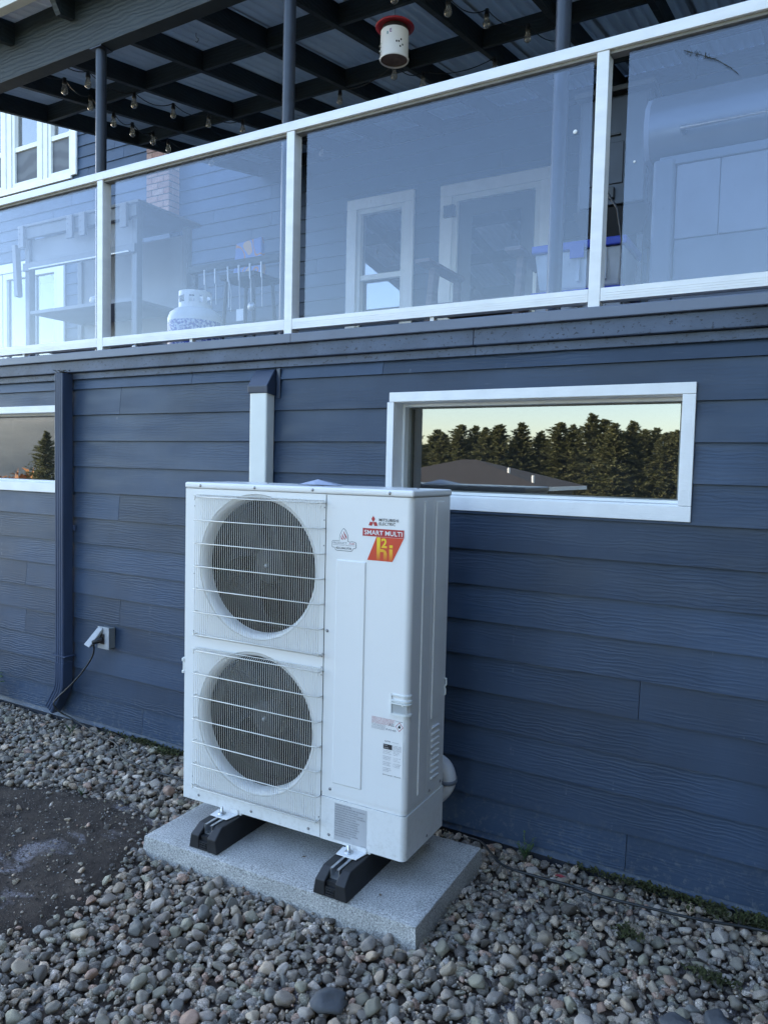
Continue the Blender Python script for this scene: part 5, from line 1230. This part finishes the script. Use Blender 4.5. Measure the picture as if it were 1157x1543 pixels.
# ------------------------------------------------------------------ surroundings that show in the windows, and added greenery that shades the right side
CON = M('conifer_foliage', (.05, .06, .02), .8); n, l = nt(CON); gi = n.new('ShaderNodeNewGeometry')
setcol(CON, ramp(CON, gi.outputs['Random Per Island'], [(0, (.06, .068, .026)), (.5, (.10, .105, .04)), (1, (.15, .14, .06))]))
_t = n.new('ShaderNodeBsdfTranslucent'); _t.inputs[0].default_value = (.12, .125, .045, 1); _m = n.new('ShaderNodeMixShader'); _m.inputs[0].default_value = .35
l.new(n['Principled BSDF'].outputs[0], _m.inputs[1]); l.new(_t.outputs[0], _m.inputs[2]); l.new(_m.outputs[0], n['Material Output'].inputs[0])
BARK = M('bark', (.06, .045, .035), .9); setcol(BARK, vary(BARK, vecnode(BARK), (.06, .045, .035), 6, .3))
def conifer_meshes(seed, H=11, Rb=3.1):
    random.seed(seed); mb = MB(); lv = 46
    for i in range(lv):
        t = i / (lv - 1); z = H * (.04 + .95 * t); rad = Rb * (1 - t) ** .72 * random.uniform(.75, 1.2) + .05; nb = int(27 - 13 * t)
        for b in range(nb):
            a = random.uniform(0, 6.28); L = rad * random.uniform(.55, 1.2); dr_ = -.12 + .75 * t; zj = random.uniform(-.28, .28) * (1 - t * .5)
            for k in range(8):
                f = (k + .6) / 8; q = Vector((math.cos(a) * L * f, math.sin(a) * L * f, z + zj + L * f * dr_ - .1 * f * f * L)); s = (.27 - .13 * t) * random.uniform(.7, 1.3)
                for _ in range(3):
                    d = Vector((math.cos(a + random.gauss(0, .7)), math.sin(a + random.gauss(0, .7)), random.uniform(-.5, .6))).normalized(); sd = Vector((random.gauss(0, 1), random.gauss(0, 1), random.gauss(0, 1))).normalized() * s * .35
                    mb.add([q - sd, q + sd, q + d * s * 1.3], [(0, 1, 2)])
    c = mb.build('crown', CON); tk = MB().tube([(0, 0, 0), (0, 0, H * .5), (0, 0, H * .97)], [.2, .11, .02], 8).build('trunk', BARK); return c, tk
cons = [conifer_meshes(s) for s in (1, 2, 3)]
def tree(x, y, z, h, k, label, group='row of conifers mirrored in the window', sx=1.0):
    t = thing('conifer_tree', label, 'tree', (x, y, z), random.uniform(0, 6), group); t.scale = (sx * h / 11, sx * h / 11, h / 11); c, tk = cons[k % 3]
    share(c, t); share(tk, t); return t
TB = -4.85
# treetop profile measured at y=-45 : (x, top z)
prof = [(-27, 3.6), (-25.3, 3.5), (-23.3, 3.4), (-22, 3.9), (-21, 3.6), (-19.8, 4.25), (-18.85, 4.15), (-18, 4.0), (-16.9, 4.25), (-15.6, 4.35), (-14.4, 3.8), (-13.0, 4.4), (-12.1, 4.2), (-10.9, 4.9), (-10.1, 4.6), (-9.1, 4.2), (-8.3, 4.4), (-7.5, 3.9), (-6.8, 3.95), (-6.1, 3.6), (-5.4, 3.8), (-4.2, 3.6), (-3, 4.0), (-1.8, 3.7)]
for k, (x, zt_) in enumerate(prof):
    od = ['first', 'second', 'third', 'fourth', 'fifth', 'sixth', 'seventh', 'eighth', 'ninth', 'tenth', 'eleventh', 'twelfth']
    lab = (od[k] + ' conifer from the left end of the front row beyond the dark roof') if k < 12 else (od[23 - k] + ' conifer from the right end of the front row, right of the dark roof')
    tree(x, -45 + random.uniform(-1, 1), TB, zt_ - TB + .35, k, lab, 'row of conifers mirrored in the window', 1.25)
for k in range(32):
    x = -28 + .82 * k; tree(x, -49 + random.uniform(-1.5, 1.5), TB, 8.7 + random.uniform(-.5, .6), k, 'conifer in the second row behind the tall dense conifers', 'second row of conifers')
tree(-89.2 * .5 + 0.0, -60 * .5 + .36, -4.9, 8.3, 1, 'lone conifer standing apart in front of the hillside', 'lone conifer')
for (x, y, h, lb) in ((6.6, -1.9, 8.5, 'nearest conifer of the out-of-view group added for shade on the right'), (7.6, -4.2, 9.5, 'second conifer of the out-of-view group added for shade on the right'), (8.2, -6.8, 10.5, 'third and tallest conifer of the out-of-view group added for shade on the right'), (8.0, -9.6, 10, 'fourth conifer of the out-of-view group added for shade on the right'), (5.6, -11.0, 10, 'unseen conifer added for shade beyond the end of the hedge, nearest to the lawn'), (7.0, -13.5, 11, 'unseen conifer added for shade behind the one at the end of the hedge')):
    tree(x, y, tz(x, y), h, 1, lb, 'conifers added out of view to shade the right side', 1.35)  # unseen trees, added to keep sky light off the right side
for o in cons[0] + cons[1] + cons[2]: bpy.data.objects.remove(o)
# clipped hedge added out of view to shade the right side
HDG = M('shade_hedge_leaves', (.04, .06, .025), .7); n, l = nt(HDG); gi = n.new('ShaderNodeNewGeometry'); setcol(HDG, ramp(HDG, gi.outputs['Random Per Island'], [(0, (.028, .045, .018)), (1, (.07, .09, .035))]))
hd = thing('shade_hedge', 'tall dark evergreen hedge added out of view to shade the right side', 'shade_hedge', (0, 0, 0)); random.seed(21); mb = MB()
for k in range(13000):
    y = random.uniform(-8, .4); h = random.uniform(-.2, 4.8); x = 4.3 + random.choice((0, 0, 1.2)) + random.gauss(0, .05) if random.random() < .8 else random.uniform(4.3, 5.5)
    if not (4.35 < x < 5.45): pass
    else: h = 4.8 + random.gauss(0, .06)
    q = Vector((x, y, h)); s_ = .09; mb.add([q, q + Vector((random.gauss(0, s_), random.gauss(0, s_), random.gauss(0, s_))), q + Vector((random.gauss(0, s_), random.gauss(0, s_), random.gauss(0, s_)))], [(0, 1, 2)])
mb.build('leaf_shell', HDG, hd); box('shade_core', BARK, hd, 4.38, 5.4, -7.9, .3, -.2, 4.72)  # solid core stops light passing through the added leaves
# orange autumn tree
ORL = M('autumn_foliage', (.35, .14, .04), .8); n, l = nt(ORL); gi = n.new('ShaderNodeNewGeometry'); setcol(ORL, ramp(ORL, gi.outputs['Random Per Island'], [(0, (.22, .08, .02)), (1, (.48, .20, .06))]))
t = thing('autumn_tree', 'broad low tree with orange autumn leaves mirrored in the left window', 'tree', (-47.5, -30.0, -4.9)); mb = MB()
for k in range(1500):
    v = Vector((random.gauss(0, 1), random.gauss(0, 1), random.gauss(0, 1))).normalized() * (random.random() ** .33); q = Vector((v.x * 3.2, v.y * 3.2, 3.4 + v.z * 1.9)); s = .28; mb.add([q, q + Vector((random.gauss(0, s), random.gauss(0, s), random.gauss(0, s))), q + Vector((random.gauss(0, s), random.gauss(0, s), random.gauss(0, s)))], [(0, 1, 2)])
mb.build('crown', ORL, t); MB().tube([(0, 0, 0), (0, .1, 3)], [.2, .1], 8).build('trunk', BARK, t)
# neighbouring bungalow
nb = thing('neighbour_house', 'low bungalow with dark hipped roof mirrored in the right window', 'house', (0, 0, 0))
NRF = M('brown_shingles', (.05, .043, .042), .9); setcol(NRF, vary(NRF, vecnode(NRF), (.020, .018, .020), 3, .25, 7))
NWL = M('neighbour_wall', (.10, .095, .085), .8); setcol(NWL, vary(NWL, vecnode(NWL), (.10, .095, .085), 2, .15))
ex0, ex1, ey0, ey1, ez = -16.2, -7.3, -31.5, -25.0, .82
mb = MB(); mb.add([(ex0, ey1, ez), (ex1, ey1, ez), (ex1, ey0, ez), (ex0, ey0, ez), (-12.2, -28.2, 1.92), (-11.5, -28.2, 1.92)], [(0, 1, 5, 4), (1, 2, 5), (2, 3, 4, 5), (3, 0, 4), (3, 2, 1, 0)]); mb.build('roof', NRF, nb)
mb = MB(); frame_ring(mb, ex0, ex1, ez - .16, ez - .005, .12, ey1 - .1, ey1, .15, .001); mb.box(ex0, ex1, ey1 - .06, ey1 + .04, ez - .17, ez - .004); mb.box(ex1 - .06, ex1 + .04, ey0, ey1 - .07, ez - .17, ez - .004); mb.build('eave_board', TRIM, nb)
mb = MB(); mb.box(ex0 + .5, ex1 - .5, ey0 + .5, ey1 - .5, -5.2, ez - .18); mb.build('wall', NWL, nb)
wi = MB().box(-.5, .5, -.02, .03, 0, 1.0).build('window', UGLASS, nb, loc=(-9.0, ey1 - .48, -.9)); share(wi, nb, (-12.0, ey1 - .48, -.9)); share(wi, nb, (-14.3, ey1 - .48, -.9))
for (x, y) in ((-9.3, -26.6), (-7.9, -25.7)): MB().tube([(x, y, ez + .1), (x, y, ez + .75 if x < -9 else ez + .45)], .06, 10).build('roof_vent', VINYL, nb)
fc = thing('picket_fence', 'dark timber fence beyond the yard mirrored in the right window', 'fence', (0, 0, 0))
FNC = timber('fence_wood', (.035, .032, .03))
fb = MB().box(0, .14, 0, .02, 0, 1.75).build('fence_board', FNC, fc, loc=(-6.9, -26, -5.0))
for k in range(1, 46): share(fb, fc, (-6.9 + .15 * k, -26, -5.0))

# part-level Empties become real parts: their first mesh takes their name and holds the other pieces
for e in [o for o in bpy.data.objects if o.type == 'EMPTY' and o.parent]:
    ch_ = [c for c in bpy.data.objects if c.parent == e]; c = ch_[0]; nm, par, lo = e.name, e.parent, e.location.copy(); cl = c.location.copy()
    for q in ch_[1:]: q.location = q.location - cl; q.parent = c
    bpy.data.objects.remove(e); c.parent = par; c.location = lo + cl; c.name = nm.split('.')[0]
